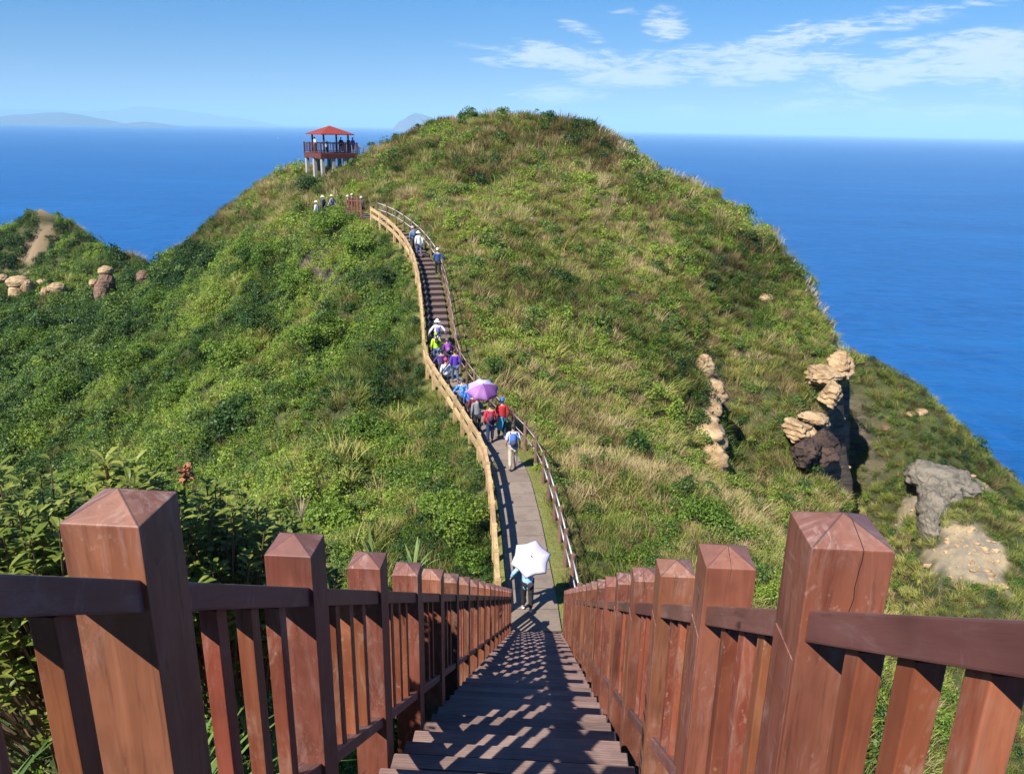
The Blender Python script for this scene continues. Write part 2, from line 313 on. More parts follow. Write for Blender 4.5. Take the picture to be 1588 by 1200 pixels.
def terrain_mat():
    m, t, b = new_mat('hillside_soil'); tc = t.nodes.new('ShaderNodeTexCoord'); o = tc.outputs['Object']
    n1 = noise(t, o, .9, 6, .65); n2 = noise(t, o, 6, 5, .7)
    base = mixc(t, sstep(t, n1, .35, .65), (.030, .042, .014), (.075, .085, .028))
    base = mixc(t, sstep(t, n2, .5, .75), base, (.10, .080, .040))
    def att(nm):
        a = t.nodes.new('ShaderNodeAttribute'); a.attribute_name = nm; return a.outputs['Fac']
    v = mixc(t, sstep(t, n2, .3, .7), (.17, .21, .045), (.26, .22, .10))
    base = mixc(t, att('verge'), base, v)
    base = mixc(t, att('dirt'), base, mixc(t, n2, (.22, .15, .085), (.34, .25, .15)))
    base = mixc(t, att('scree'), base, mixc(t, sstep(t, noise(t, o, .6, 6, .7), .35, .65), (.22, .19, .145), (.42, .32, .19)))
    mp = mapping(t, o, rot=(.1, .05, 0), scale=(.25, .25, 1.6)); st = noise(t, mp, 1.5, 7, .65)
    rock = mixc(t, sstep(t, st, .35, .65), (.045, .038, .032), (.16, .12, .085))
    base = mixc(t, sstep(t, att('steep'), 1.7, 2.6), base, rock)
    setc(t, b.inputs['Base Color'], base); b.inputs['Roughness'].default_value = .9; b.inputs['Specular IOR Level'].default_value = .2
    bump(t, b, n2, .8, .12); return m
nx, ny = len(gxs), len(gys)
idx = np.arange(nx*ny).reshape(ny, nx)
F = np.stack([idx[:-1, :-1], idx[:-1, 1:], idx[1:, 1:], idx[1:, :-1]], -1).reshape(-1, 4)
me = np_mesh('terrain', np.c_[GX.ravel(), GY.ravel(), GZ.ravel()], F, terrain_mat(), True)
pd_, sg_, _ = path_dist(GX, GY)
att = {'verge': ((1-smooth(sg_, 1.1, 1.5))*smooth(sg_, -1.2, -.9)*(pd_ < 2.2)*(GY > 15.5)).ravel(),
       'dirt': trail(GX, GY).ravel(), 'scree': (scree(GX, GY)*(cliff_side(GX, GY) > 0)).ravel(), 'steep': STEEP.ravel()}
for k, v in att.items():
    a = me.attributes.new(k, 'FLOAT', 'POINT'); a.data.foreach_set('value', v.astype(np.float32))
terr = bpy.data.objects.new('terrain', me); col.objects.link(terr); tag(terr, kind='structure')

# ------------------------------------------------------------------ sea and far coast
def sea_mat():
    m, t, b = new_mat('sea_water'); tc = t.nodes.new('ShaderNodeTexCoord'); o = tc.outputs['Object']
    r = mapping(t, o, rot=(0, 0, R(25)), scale=(1, .45, 1))
    a = noise(t, r, .22, 5, .6); c = noise(t, r, .035, 4, .55); big = noise(t, mapping(t, o, rot=(0, 0, R(-12)), scale=(.35, 1.5, 1)), .0016, 4, .6)
    colr = mixc(t, sstep(t, big, .3, .7), (.004, .082, .265), (.006, .110, .33))
    d1 = noise(t, mapping(t, o, rot=(0, 0, R(20)), scale=(.55, 1.3, 1)), .085, 5, .65, .6); d2 = noise(t, mapping(t, o, rot=(0, 0, R(8)), scale=(.3, 1.2, 1)), .012, 5, .6, .4)
    colr = mixc(t, mth(t, 'MULTIPLY', sstep(t, d1, .40, .62), .55), colr, (.002, .052, .19)); colr = mixc(t, mth(t, 'MULTIPLY', sstep(t, d2, .45, .70), .4), colr, (.012, .15, .40))
    colr = mixc(t, sstep(t, a, .42, .75), colr, (.010, .105, .33))
    setc(t, b.inputs['Base Color'], colr); b.inputs['Roughness'].default_value = .34; b.inputs['IOR'].default_value = 1.33
    b.inputs['Specular IOR Level'].default_value = .32
    bump(t, b, mth(t, 'ADD', mth(t, 'MULTIPLY', a, .45), mth(t, 'ADD', mth(t, 'MULTIPLY', c, 1.6), mth(t, 'MULTIPLY', d1, 1.6))), .7, 1.0); return m
S = 90000
sea = mesh_obj('sea', [(-S, -2000, SEA_Z), (S, -2000, SEA_Z), (S, S, SEA_Z), (-S, S, SEA_Z)], [(0, 1, 2, 3)], sea_mat()); tag(sea, kind='structure')
def far_land(name, prof, D, depth, c, nz=1.0):
    """a ridge on the horizon: profile as (px, py) of its crest, distance D, its foot in the sea"""
    xs = []; zs = []
    for px, py in prof: p = P(px, py, D); xs.append(p[0]); zs.append(p[2])
    X = np.linspace(xs[0], xs[-1], 90); Z = np.interp(X, xs, zs)-SEA_Z; Z = Z*(1+.16*(fbm((X-xs[0])/D*90, X*0, 3)-.5)*nz)
    e = np.minimum(np.arange(90), 89-np.arange(90))/6.; Z = Z*np.clip(e, 0, 1)**.6
    V = []; K = 9
    for k in range(K):
        q = k/(K-1)*2-1; prof_ = (1-abs(q))**.75
        for x, z in zip(X, Z):
            j = (fbm(np.array([x/D*60]), np.array([k*1.7]), 4)[0]-.5)*.35*(1-abs(q))
            V.append((x, D+q*depth/2, SEA_Z-2+max(0, z*prof_*(1+j*(abs(q) > .01)))))
    F = [(k*90+i, k*90+i+1, (k+1)*90+i+1, (k+1)*90+i) for k in range(K-1) for i in range(89)]
    o = mesh_obj(name, V, F, simple(name+'_rock', c, .9, .3, .004), smooth=True); tag(o, kind='structure'); return o
far_land('headland', [(-420, 178), (-200, 172), (-60, 182), (0, 181), (20, 178), (60, 176), (100, 174), (130, 179), (158, 184), (167, 191), (176, 192), (190, 191), (205, 192), (222, 188), (240, 187), (258, 188), (264, 193)], 13500, 2200, (.07, .10, .08))
far_land('coastal_mountains', [(-500, 160), (-200, 164), (-60, 169), (30, 169), (80, 170), (140, 174), (180, 171), (208, 165), (240, 167), (300, 173), (350, 181), (400, 184), (415, 183), (428, 189)], 30000, 3000, (.06, .09, .08))
far_land('island', [(612, 194), (620, 187), (632, 180), (648, 175), (662, 179), (671, 184), (675, 191), (680, 195)], 14000, 900, (.10, .10, .09), 1.3)


# ------------------------------------------------------------------ vegetation
def leaf_mat(name, c0, c1, c2, trans=.35, rough=.5, obj_tint=False):
    """leaf colour runs dark -> mid -> light with the plant's own tint and a little per leaf"""
    m = bpy.data.materials.new(name); m.use_nodes = True; t = m.node_tree
    for n in list(t.nodes): t.nodes.remove(n)
    o = t.nodes.new('ShaderNodeOutputMaterial'); b = t.nodes.new('ShaderNodeBsdfPrincipled'); tr = t.nodes.new('ShaderNodeBsdfTranslucent'); mx = t.nodes.new('ShaderNodeMixShader')
    a = t.nodes.new('ShaderNodeAttribute'); a.attribute_name = 'tint'; a.attribute_type = 'GEOMETRY' if obj_tint else 'INSTANCER'
    g = t.nodes.new('ShaderNodeNewGeometry'); rnd = g.outputs['Random Per Island']
    v = mth(t, 'ADD', a.outputs['Fac'], mth(t, 'MULTIPLY', mth(t, 'SUBTRACT', rnd, .5), .55), clamp=True)
    r = t.nodes.new('ShaderNodeValToRGB'); e = r.color_ramp.elements
    e[0].position = 0; e[0].color = (*c0, 1); e[1].position = 1; e[1].color = (*c2, 1); k = e.new(.5); k.color = (*c1, 1)
    t.links.new(v, r.inputs[0]); t.links.new(r.outputs[0], b.inputs['Base Color']); t.links.new(r.outputs[0], tr.inputs[0])
    b.inputs['Roughness'].default_value = rough; b.inputs['Specular IOR Level'].default_value = .35
    mx.inputs[0].default_value = trans; t.links.new(b.outputs[0], mx.inputs[1]); t.links.new(tr.outputs[0], mx.inputs[2]); t.links.new(mx.outputs[0], o.inputs[0])
    return m
G_SHRUB = ((.040, .090, .012), (.138, .232, .026), (.30, .39, .055))
G_DARK = ((.023, .058, .013), (.072, .142, .026), (.18, .25, .05))
G_GRASS = ((.088, .120, .018), (.225, .258, .045), (.42, .39, .11))
G_STRAW = ((.19, .14, .055), (.40, .295, .125), (.56, .44, .23))
G_BROWN = ((.075, .052, .018), (.17, .115, .042), (.30, .21, .085))
M_SHRUB = leaf_mat('shrub_leaves', *G_SHRUB); M_DARK = leaf_mat('dark_leaves', *G_DARK); M_GRASS = leaf_mat('long_grass', *G_GRASS, rough=.6)
M_STRAW = leaf_mat('dry_grass', *G_STRAW, rough=.8); M_BROWN = leaf_mat('withered_leaves', *G_BROWN, rough=.8)
def unit(v): return v/np.linalg.norm(v, axis=-1, keepdims=True)
def leaves_geo(C, NRM, l, wd, r):
    """one folded rhombus leaf at each centre; returns verts, quads"""
    n = len(C); a = unit(np.cross(NRM, r.normal(size=(n, 3)))); b = np.cross(NRM, a)
    l = l*(.6+.8*r.random(n))[:, None]; wd = wd*(.6+.8*r.random(n))[:, None]
    V = np.stack([C-a*l/2, C+b*wd/2+NRM*wd*.12, C+a*l/2-NRM*l*.08, C-b*wd/2+NRM*wd*.12], 1).reshape(-1, 3)
    return V, np.arange(4*n).reshape(n, 4)
def clump_geo(r, n, rad, hgt, l, wd, lobes=5):
    """leaf masses on a few overlapping uneven lobes, so that a bush has lumps and gaps"""
    cen = np.c_[r.normal(0, .42, (lobes, 2))*rad, r.uniform(.15, .75, lobes)*hgt]; cr = r.uniform(.32, .6, lobes)*rad
    k = r.integers(0, lobes, n); d = unit(r.normal(size=(n, 3))); d[:, 2] = np.abs(d[:, 2])*1.0-.15; d = unit(d)
    C = cen[k]+d*(cr[k]*(.55+.5*r.random(n)))[:, None]*np.array([1, 1, .85])
    C[:, 2] = np.maximum(C[:, 2], -.1)
    NRM = unit(d*.8+r.normal(size=(n, 3))*.65+np.array([0, 0, .45])); return leaves_geo(C, NRM, l, wd, r)
def grass_geo(r, n, rad, hgt, wd, lean=.5, plume=False):
    V = []; F = []; k = 0
    th0 = r.random()*6.28
    for i in range(n):
        a = r.random()*6.28; q = rad*math.sqrt(r.random())*.6; x, y = q*math.cos(a), q*math.sin(a)
        la = a+r.normal(0, .7) if r.random() < .6 else th0+r.normal(0, .5)
        h = hgt*(.45+.65*r.random()); le = lean*h*(.25+r.random()); w = wd*(.6+.8*r.random())
        px, py = -math.sin(la+r.normal(0, .6)), math.cos(la)
        ln = math.hypot(px, py); px /= ln; py /= ln
        for j, (s, ww) in enumerate(((0, .8), (.4, 1.0), (.75, .7), (1.0, .12))):
            o = le*s**1.8; z = h*(s-.28*s**3*lean)
            V += [(x+o*math.cos(la)-px*w*ww/2, y+o*math.sin(la)-py*w*ww/2, z-.05), (x+o*math.cos(la)+px*w*ww/2, y+o*math.sin(la)+py*w*ww/2, z-.05)]
        for j in range(3): F.append((k+2*j, k+2*j+1, k+2*j+3, k+2*j+2))
        k += 8
    return np.array(V), np.array(F)
def merge_geo(parts):
    V = []; F = []; n = 0
    for v, f in parts: V.append(v); F.append(f+n); n += len(v)
    return np.vstack(V), np.vstack(F)
PROTO = bpy.data.collections.new('plant_kinds')
def proto(name, geo, mat):
    o = bpy.data.objects.new(name, np_mesh(name, geo[0], geo[1], mat)); return o
def kinds(name, objs):
    c = bpy.data.collections.new(name)
    for o in objs: c.objects.link(o)
    return c
rp = np.random.default_rng(3)
K_SHRUB = kinds('shrub_kind', [proto('shrub_clump_%d' % i, clump_geo(rp, 280, .62, .62, .10, .058), M_SHRUB) for i in range(4)])
K_DARK = kinds('dark_kind', [proto('dark_clump_%d' % i, clump_geo(rp, 320, .66, .72, .105, .062, 5), M_DARK) for i in range(3)])
K_GRASS = kinds('grass_kind', [proto('grass_clump_%d' % i, grass_geo(rp, 95, .75, .80, .026, .75), M_GRASS) for i in range(4)])
K_STRAW = kinds('straw_kind', [proto('straw_clump_%d' % i, grass_geo(rp, 80, .70, .95, .020, .55), M_STRAW) for i in range(3)])
K_BROWN = kinds('brown_kind', [proto('brown_clump_%d' % i, clump_geo(rp, 170, .55, .5, .09, .045), M_BROWN) for i in range(2)])
K_LAWN = kinds('lawn_kind', [proto('lawn_clump_%d' % i, grass_geo(rp, 60, .35, .10, .012, .6), M_GRASS) for i in range(2)])

def scatter(name, pts, rot, scl, idx, tint, kind):
    me = bpy.data.meshes.new(name); me.vertices.add(len(pts)); me.vertices.foreach_set('co', np.asarray(pts, np.float32).ravel()); me.update()
    for nm, ty, prop, v in (('rot', 'FLOAT_VECTOR', 'vector', rot), ('scl', 'FLOAT_VECTOR', 'vector', scl), ('tint', 'FLOAT', 'value', tint)):
        a = me.attributes.new(nm, ty, 'POINT'); a.data.foreach_set(prop, np.asarray(v, np.float32).ravel())
    a = me.attributes.new('idx', 'INT', 'POINT'); a.data.foreach_set('value', np.asarray(idx, np.int32))
    o = bpy.data.objects.new(name, me); col.objects.link(o)
    ng = bpy.data.node_groups.new(name+'_nodes', 'GeometryNodeTree')
    ng.interface.new_socket('Geometry', in_out='INPUT', socket_type='NodeSocketGeometry'); ng.interface.new_socket('Geometry', in_out='OUTPUT', socket_type='NodeSocketGeometry')
    gi = ng.nodes.new('NodeGroupInput'); go = ng.nodes.new('NodeGroupOutput'); ip = ng.nodes.new('GeometryNodeInstanceOnPoints')
    ci = ng.nodes.new('GeometryNodeCollectionInfo'); ci.inputs['Collection'].default_value = kind; ci.inputs['Separate Children'].default_value = True; ci.inputs['Reset Children'].default_value = True
    def na(nm, ty):
        n = ng.nodes.new('GeometryNodeInputNamedAttribute'); n.data_type = ty; n.inputs['Name'].default_value = nm; return n.outputs['Attribute']
    ng.links.new(gi.outputs[0], ip.inputs['Points']); ng.links.new(ci.outputs[0], ip.inputs['Instance']); ip.inputs['Pick Instance'].default_value = True
    ng.links.new(na('idx', 'INT'), ip.inputs['Instance Index'])
    er = ng.nodes.new('FunctionNodeEulerToRotation'); ng.links.new(na('rot', 'FLOAT_VECTOR'), er.inputs[0]); ng.links.new(er.outputs[0], ip.inputs['Rotation'])
    ng.links.new(na('scl', 'FLOAT_VECTOR'), ip.inputs['Scale']); ng.links.new(ip.outputs[0], go.inputs[0])
    md = o.modifiers.new('plants', 'NODES'); md.node_group = ng; tag(o, kind='stuff'); return o

RINGS = [(1.2, 7, .34, .20), (7, 14, .46, .27), (14, 24, .60, .33), (24, 40, .74, .42), (40, 66, .92, .53), (66, 104, 1.12, .66), (104, 165, 1.25, .9)]
PX = []; PY = []; PSC = []
for r0, r1, s_, sp in RINGS:
    gx = np.arange(-r1, r1, sp); gy = np.arange(-2, r1, sp); a, b_ = np.meshgrid(gx, gy); a = a.ravel()+rng.uniform(-.5, .5, a.size)*sp; b_ = b_.ravel()+rng.uniform(-.5, .5, b_.size)*sp
    d = np.hypot(a, b_); m = (d >= r0) & (d < r1); a, b_ = a[m], b_[m]
    nz = ground_n(a, b_)[:, 2]; rep = np.clip(1/np.maximum(nz, .22), 1, 4); rep = (rep+rng.random(len(rep))).astype(int)
    a = np.repeat(a, rep)+rng.uniform(-.3, .3, rep.sum())*sp; b_ = np.repeat(b_, rep)+rng.uniform(-.3, .3, rep.sum())*sp
    PX.append(a); PY.append(b_); PSC.append(np.full(len(a), s_))
PX = np.concatenate(PX); PY = np.concatenate(PY); PSC = np.concatenate(PSC); PZ = ground_z(PX, PY)
def project(x, y, z):
    q = np.c_[x, y, z]; d = q@CF; return 794+FPX*(q@CX)/np.maximum(d, .01), 600-FPX*(q@CU)/np.maximum(d, .01), d
u_, v_, d_ = project(PX, PY, PZ)
keep = (d_ > .3) & (u_ > -330) & (u_ < 1900) & (v_ < 1700) & (PZ > SEA_Z+1)
pdd, psg, _ = path_dist(PX, PY)
keep &= ~((PY > 15.6) & (psg > -.88) & (psg < 1.05) & (pdd < 2.2))
keep &= ~((PY < 17.0) & (PX > -1.15) & (PX < .95))
keep &= trail(PX, PY) < .5
pvc = P(513, 237, 91); PSC = np.where(np.hypot(PX-pvc[0], PY-pvc[1]) < 4.5, PSC*.45, PSC)
csd = cliff_side(PX, PY); scr = scree(PX, PY)*(csd > 0); keep &= ~((scr > .35) & (rng.random(len(PX)) < .97))
nrm = ground_n(PX, PY); stp = np.hypot(nrm[:, 0], nrm[:, 1])/nrm[:, 2]; keep &= ~((stp > 1.9+.9*rng.random(len(PX))))
PX, PY, PZ, PSC, csd, nrm, psg, pdd, stp, u_, v_ = [q[keep] for q in (PX, PY, PZ, PSC, csd, nrm, psg, pdd, stp, u_, v_)]
n = len(PX); rr = rng.random(n)
pA = fbm(PX*.13, PY*.13, 21, 4); pB = fbm(PX*.30, PY*.30, 31, 4); pC = fbm(PX*.55, PY*.55, 41, 3); pD = fbm(PX*.06, PY*.06, 51, 3)
left = smooth(-psg, 0, 3)*(PX < 3); valley = smooth(-psg, 20, 32)*smooth(-PX, 6, 20)*(1-.7*smooth(PY, 86, 100)); bench = (csd > .5)
right = (psg > 0)
spur = right & (PY < 33)
crest = np.exp(-((PY-(31-.33*(PX-2)))/2.6)**2)*(PX > .5)*(PX < 12)*right
lowl = (~right)*smooth(-psg, 12, 3)*smooth(PY, 46, 34); ws = np.where(right, .09+1.9*np.clip(pB-.47, 0, 1)+1.1*np.clip(pA-.5, 0, 1), .80+1.2*(pA-.5)-.55*lowl); ws = np.where(valley > .5, .35, ws); ws = np.where(bench, .10, ws)
wd_ = np.where(right, .07+1.1*np.clip(pC-.55, 0, 1), .20+2.2*np.clip(pC-.5, 0, 1)); wd_ = wd_+valley*.9
wg = np.where(right, .78, .22+.9*np.clip(.5-pA, 0, 1)+.35*lowl)*(1-.85*valley)+.15*bench
wt_ = np.where(right, .27+1.7*np.clip(pD-.50, 0, 1)+.9*np.clip(.50-pB, 0, 1), .02+.9*np.clip(.40-pB, 0, 1))*(1-.8*valley)+crest*3.0; wt_ = np.where(bench, .12, wt_)
wb = np.where(right, .14+2.2*np.clip(pC-.54, 0, 1)+1.6*np.clip(pD-.48, 0, 1), .02+.3*np.clip(pC-.68, 0, 1))
ws = ws*(1-.8*crest)
Wt = np.clip(np.stack([ws, wd_, wg, wt_, wb], 1), 0.001, None); Wt /= Wt.sum(1, keepdims=True); cs = np.cumsum(Wt, 1); ty = (rr[:, None] > cs).sum(1)
tint = np.clip(.47+(pA-.5)*2.0+(pB-.5)*1.5+(pC-.5)*.6+rng.normal(0, .13, n)-.22*valley+np.where(right, .06, 0), .02, .98)
sz = PSC*np.exp(rng.normal(0, .22, n))
DEFS = [('shrubbery', K_SHRUB, 4, 1.0, 1.0), ('valley_foliage', K_DARK, 3, 1.05, 1.05), ('grass', K_GRASS, 4, 1.0, 1.0), ('dry_grass', K_STRAW, 3, .95, 1.0), ('withered_undergrowth', K_BROWN, 2, .9, .9)]
for k, (nm, kd, nv, s_, hz_) in enumerate(DEFS):
    m = ty == k; q = m.sum(); s2 = sz[m]*s_*(1+.35*valley[m]*(k < 2)); s2 = s2*np.where(bench[m], .75, 1)*np.where((pdd[m] < 2.0), .7, 1)
    tilt = .65 if k in (0, 1, 4) else .38
    ex = -nrm[m][:, 1]*tilt+rng.normal(0, .12, q); ey = nrm[m][:, 0]*tilt+rng.normal(0, .12, q)
    rot = np.c_[ex, ey, rng.uniform(0, 6.283, q)]
    # spin first, then lean with the slope: Euler XYZ applies X,Y then Z, so fold the lean into the spun frame
    c_, s__ = np.cos(-rot[:, 2]), np.sin(-rot[:, 2]); rx = ex*c_-ey*s__; ry = ex*s__+ey*c_; rot = np.c_[rx, ry, rot[:, 2]]
    hs = np.where(right[m] & (k in (2, 3)), .85, 1.0)*hz_
    scatter(nm, np.c_[PX[m], PY[m], PZ[m]-.04], rot, np.c_[s2, s2, s2*hs*rng.uniform(.8, 1.2, q)], rng.integers(0, nv, q), tint[m], kd)
# plumes along the skyline of the seaward edge
# short grass of the verge
q = 5200; ss = rng.uniform(0, (len(PC)-2)*.25, q); off = np.where(rng.random(q) < .8, rng.uniform(.62, 1.15, q), rng.uniform(-.95, -.66, q)); pts = []
for a, b_ in zip(ss, off):
    c, tt, nr = path_at(a); pts.append((c[0]+nr[0]*b_, c[1]+nr[1]*b_))
pts = np.array(pts); z = ground_z(pts[:, 0], pts[:, 1])
scatter('verge_grass', np.c_[pts, z-.01], np.c_[np.zeros((q, 2)), rng.uniform(0, 6.28, q)], np.repeat(rng.uniform(.5, 1.1, q)[:, None], 3, 1), rng.integers(0, 2, q), rng.uniform(.35, .95, q), K_LAWN)
print('plants', n)

# ------------------------------------------------------------------ wood
def wood_mat(name, dark, mid, light, wear=(.42, .33, .31), wear_amt=.5, rough=.42, crack=False, cap=False):
    m, t, b = new_mat(name); tc = t.nodes.new('ShaderNodeTexCoord'); o = tc.outputs['Object']
    oi = t.nodes.new('ShaderNodeObjectInfo'); rnd = oi.outputs['Random']
    off = t.nodes.new('ShaderNodeCombineXYZ'); t.links.new(mth(t, 'MULTIPLY', rnd, 37.0), off.inputs[0]); t.links.new(mth(t, 'MULTIPLY', rnd, 91.0), off.inputs[2])
    ad = t.nodes.new('ShaderNodeVectorMath'); ad.operation = 'ADD'; t.links.new(o, ad.inputs[0]); t.links.new(off.outputs[0], ad.inputs[1]); v = ad.outputs[0]
    g1 = noise(t, mapping(t, v, scale=(1, 1, .06)), 55, 6, .65, .8); g2 = noise(t, mapping(t, v, scale=(1, 1, .12)), 14, 4, .6, 1.2); g3 = noise(t, v, 2.6, 3, .6)
    c = mixc(t, sstep(t, g2, .25, .75), mid, light); c = mixc(t, mth(t, 'MULTIPLY', sstep(t, g1, .5, .78), .75), c, dark)
    c = mixc(t, mth(t, 'MULTIPLY', sstep(t, g3, .42, .72), .55), c, dark)
    # board to board difference
    hs = t.nodes.new('ShaderNodeHueSaturation'); t.links.new(mth(t, 'ADD', mth(t, 'MULTIPLY', rnd, .018), .490), hs.inputs['Hue'])
    t.links.new(mth(t, 'ADD', mth(t, 'MULTIPLY', mth(t, 'FRACT', mth(t, 'MULTIPLY', rnd, 7.13)), .5), .75), hs.inputs['Value']); t.links.new(c, hs.inputs['Color']); c = hs.outputs[0]
    # scuffs and weathered bloom
    w1 = noise(t, mapping(t, v, scale=(1, 1, .25)), 11, 6, .72, 2.0); w2 = noise(t, v, 3.1, 3, .5)
    w3 = noise(t, mapping(t, v, rot=(.5, .4, .3), scale=(1, .16, .6)), 60, 3, .6)
    wm = mth(t, 'MULTIPLY', sstep(t, w1, .46, .70), sstep(t, w2, .36, .62)); wm = mth(t, 'MAXIMUM', wm, mth(t, 'MULTIPLY', sstep(t, w3, .58, .70), sstep(t, w2, .42, .60)))
    if cap:
        ge = t.nodes.new('ShaderNodeNewGeometry'); sx = t.nodes.new('ShaderNodeSeparateXYZ'); t.links.new(ge.outputs['True Normal'], sx.inputs[0])
        up = sstep(t, sx.outputs[2], .5, .8); wm = mth(t, 'ADD', mth(t, 'MULTIPLY', wm, mth(t, 'ADD', mth(t, 'MULTIPLY', up, .6), .6)), mth(t, 'MULTIPLY', up, .22))
    wm = mth(t, 'MULTIPLY', wm, wear_amt, clamp=True); c = mixc(t, wm, c, wear)
    kn = noise(t, mapping(t, v, scale=(1, 1, .45)), 13, 2, .4); c = mixc(t, mth(t, 'MULTIPLY', sstep(t, kn, .71, .78), .75), c, (.022, .010, .008))
    hgt = mth(t, 'ADD', mth(t, 'MULTIPLY', g1, .7), mth(t, 'MULTIPLY', w3, .3))
    if cap:     # dirt gathered along the hips of the pyramid cap
        so = t.nodes.new('ShaderNodeSeparateXYZ'); t.links.new(o, so.inputs[0]); hip = mth(t, 'ABSOLUTE', mth(t, 'SUBTRACT', mth(t, 'ABSOLUTE', so.outputs[0]), mth(t, 'ABSOLUTE', so.outputs[1])))
        hm = mth(t, 'MULTIPLY', mth(t, 'SUBTRACT', 1.0, sstep(t, hip, .0008, .0045)), mth(t, 'MULTIPLY', up, mth(t, 'ADD', mth(t, 'MULTIPLY', w2, .6), .35))); c = mixc(t, hm, c, (.035, .028, .035))
    if crack:
        sp = t.nodes.new('ShaderNodeSeparateXYZ'); t.links.new(o, sp.inputs[0])
        wob = noise(t, mapping(t, v, scale=(0, 0, 1)), 7, 2, .5)
        cx = mth(t, 'ADD', sp.outputs[0], mth(t, 'MULTIPLY', mth(t, 'SUBTRACT', wob, .5), .035)); cx = mth(t, 'ADD', cx, mth(t, 'MULTIPLY', mth(t, 'SUBTRACT', mth(t, 'FRACT', mth(t, 'MULTIPLY', rnd, 3.7)), .5), .07))
        wdt = mth(t, 'MULTIPLY', mth(t, 'ADD', sp.outputs[2], mth(t, 'ADD', mth(t, 'MULTIPLY', mth(t, 'FRACT', mth(t, 'MULTIPLY', rnd, 5.3)), .2), .09)), .0085)       # origin of a post is its top; the split closes 30 cm down
        cr = mth(t, 'LESS_THAN', mth(t, 'ABSOLUTE', cx), mth(t, 'MINIMUM', wdt, .0009)); fr = mth(t, 'LESS_THAN', sp.outputs[1], .012)
        cr = mth(t, 'MULTIPLY', mth(t, 'MULTIPLY', cr, fr), mth(t, 'GREATER_THAN', mth(t, 'FRACT', mth(t, 'MULTIPLY', rnd, 11.3)), .5))
        c = mixc(t, mth(t, 'MULTIPLY', cr, .9), c, (.012, .006, .006)); hgt = mth(t, 'SUBTRACT', hgt, mth(t, 'MULTIPLY', cr, 3.0))
    setc(t, b.inputs['Base Color'], c); setc(t, b.inputs['Roughness'], mth(t, 'ADD', mth(t, 'MULTIPLY', g2, .22), rough-.08))
    b.inputs['Specular IOR Level'].default_value = .45; bump(t, b, hgt, .35, .0022); return m
M_POST = wood_mat('stained_post', (.068, .023, .014), (.168, .056, .031), (.240, .088, .048), (.42, .28, .24), .62, .50, crack=True, cap=True)
M_RAIL = wood_mat('stained_rail', (.080, .032, .026), (.170, .068, .054), (.22, .094, .072), (.40, .29, .27), .55, .45, cap=True)
M_BAL = wood_mat('stained_baluster', (.105, .027, .014), (.225, .058, .028), (.29, .092, .042), (.42, .28, .20), .45, .52)
def tread_mat():
    m, t, b = new_mat('grooved_tread_board'); tc = t.nodes.new('ShaderNodeTexCoord'); o = tc.outputs['Object']; sp = t.nodes.new('ShaderNodeSeparateXYZ'); t.links.new(o, sp.inputs[0])
    oi = t.nodes.new('ShaderNodeObjectInfo'); rnd = oi.outputs['Random']
    off = t.nodes.new('ShaderNodeCombineXYZ'); t.links.new(mth(t, 'MULTIPLY', rnd, 53.0), off.inputs[0]); ad = t.nodes.new('ShaderNodeVectorMath'); ad.operation = 'ADD'; t.links.new(o, ad.inputs[0]); t.links.new(off.outputs[0], ad.inputs[1]); v = ad.outputs[0]
    n1 = noise(t, mapping(t, v, scale=(.12, 1, 1)), 30, 5, .65); n2 = noise(t, v, 4, 4, .6); n3 = noise(t, v, 60, 2, .5)
    c = mixc(t, sstep(t, n1, .3, .7), (.160, .098, .084), (.250, .160, .134)); c = mixc(t, mth(t, 'MULTIPLY', sstep(t, n2, .5, .75), .5), c, (.31, .21, .18))
    c = mixc(t, mth(t, 'MULTIPLY', sstep(t, n3, .66, .74), .35), c, (.32, .25, .20))
    gr = mth(t, 'ABSOLUTE', mth(t, 'SINE', mth(t, 'MULTIPLY', sp.outputs[1], 3.14159/.0155))); grv = sstep(t, gr, .0, .35)
    c = mixc(t, mth(t, 'MULTIPLY', mth(t, 'SUBTRACT', 1.0, grv), .55), c, (.045, .025, .022))
    foot = mth(t, 'SUBTRACT', 1.0, sstep(t, mth(t, 'ABSOLUTE', sp.outputs[0]), .12, .42)); c = mixc(t, mth(t, 'MULTIPLY', mth(t, 'MULTIPLY', foot, sstep(t, n2, .3, .6)), .35), c, (.34, .25, .21))
    hs = t.nodes.new('ShaderNodeHueSaturation'); t.links.new(mth(t, 'ADD', mth(t, 'MULTIPLY', rnd, .4), .82), hs.inputs['Value']); t.links.new(c, hs.inputs['Color'])
    setc(t, b.inputs['Base Color'], hs.outputs[0]); b.inputs['Roughness'].default_value = .6; b.inputs['Specular IOR Level'].default_value = .35
    bump(t, b, mth(t, 'ADD', mth(t, 'MULTIPLY', grv, 1.0), mth(t, 'MULTIPLY', n1, .25)), .55, .003); return m
M_TREAD = tread_mat()
def box_geo(wx, wy, L, bev=.004):
    bm = bmesh.new(); bmesh.ops.create_cube(bm, size=1); bmesh.ops.scale(bm, vec=(wx, wy, L), verts=bm.verts)
    if bev: bmesh.ops.bevel(bm, geom=bm.edges[:], offset=bev, segments=2, affect='EDGES', profile=.6)
    return bm
def put(name, bm, mat, parent=None, mw=None):
    me = bpy.data.meshes.new(name); bm.to_mesh(me); bm.free(); me.materials.append(mat)
    o = bpy.data.objects.new(name, me); col.objects.link(o)
    if parent: o.parent = parent
    if mw is not None:
        o.matrix_local = Matrix.Translation(-parent.location) @ mw if parent else mw
    return o
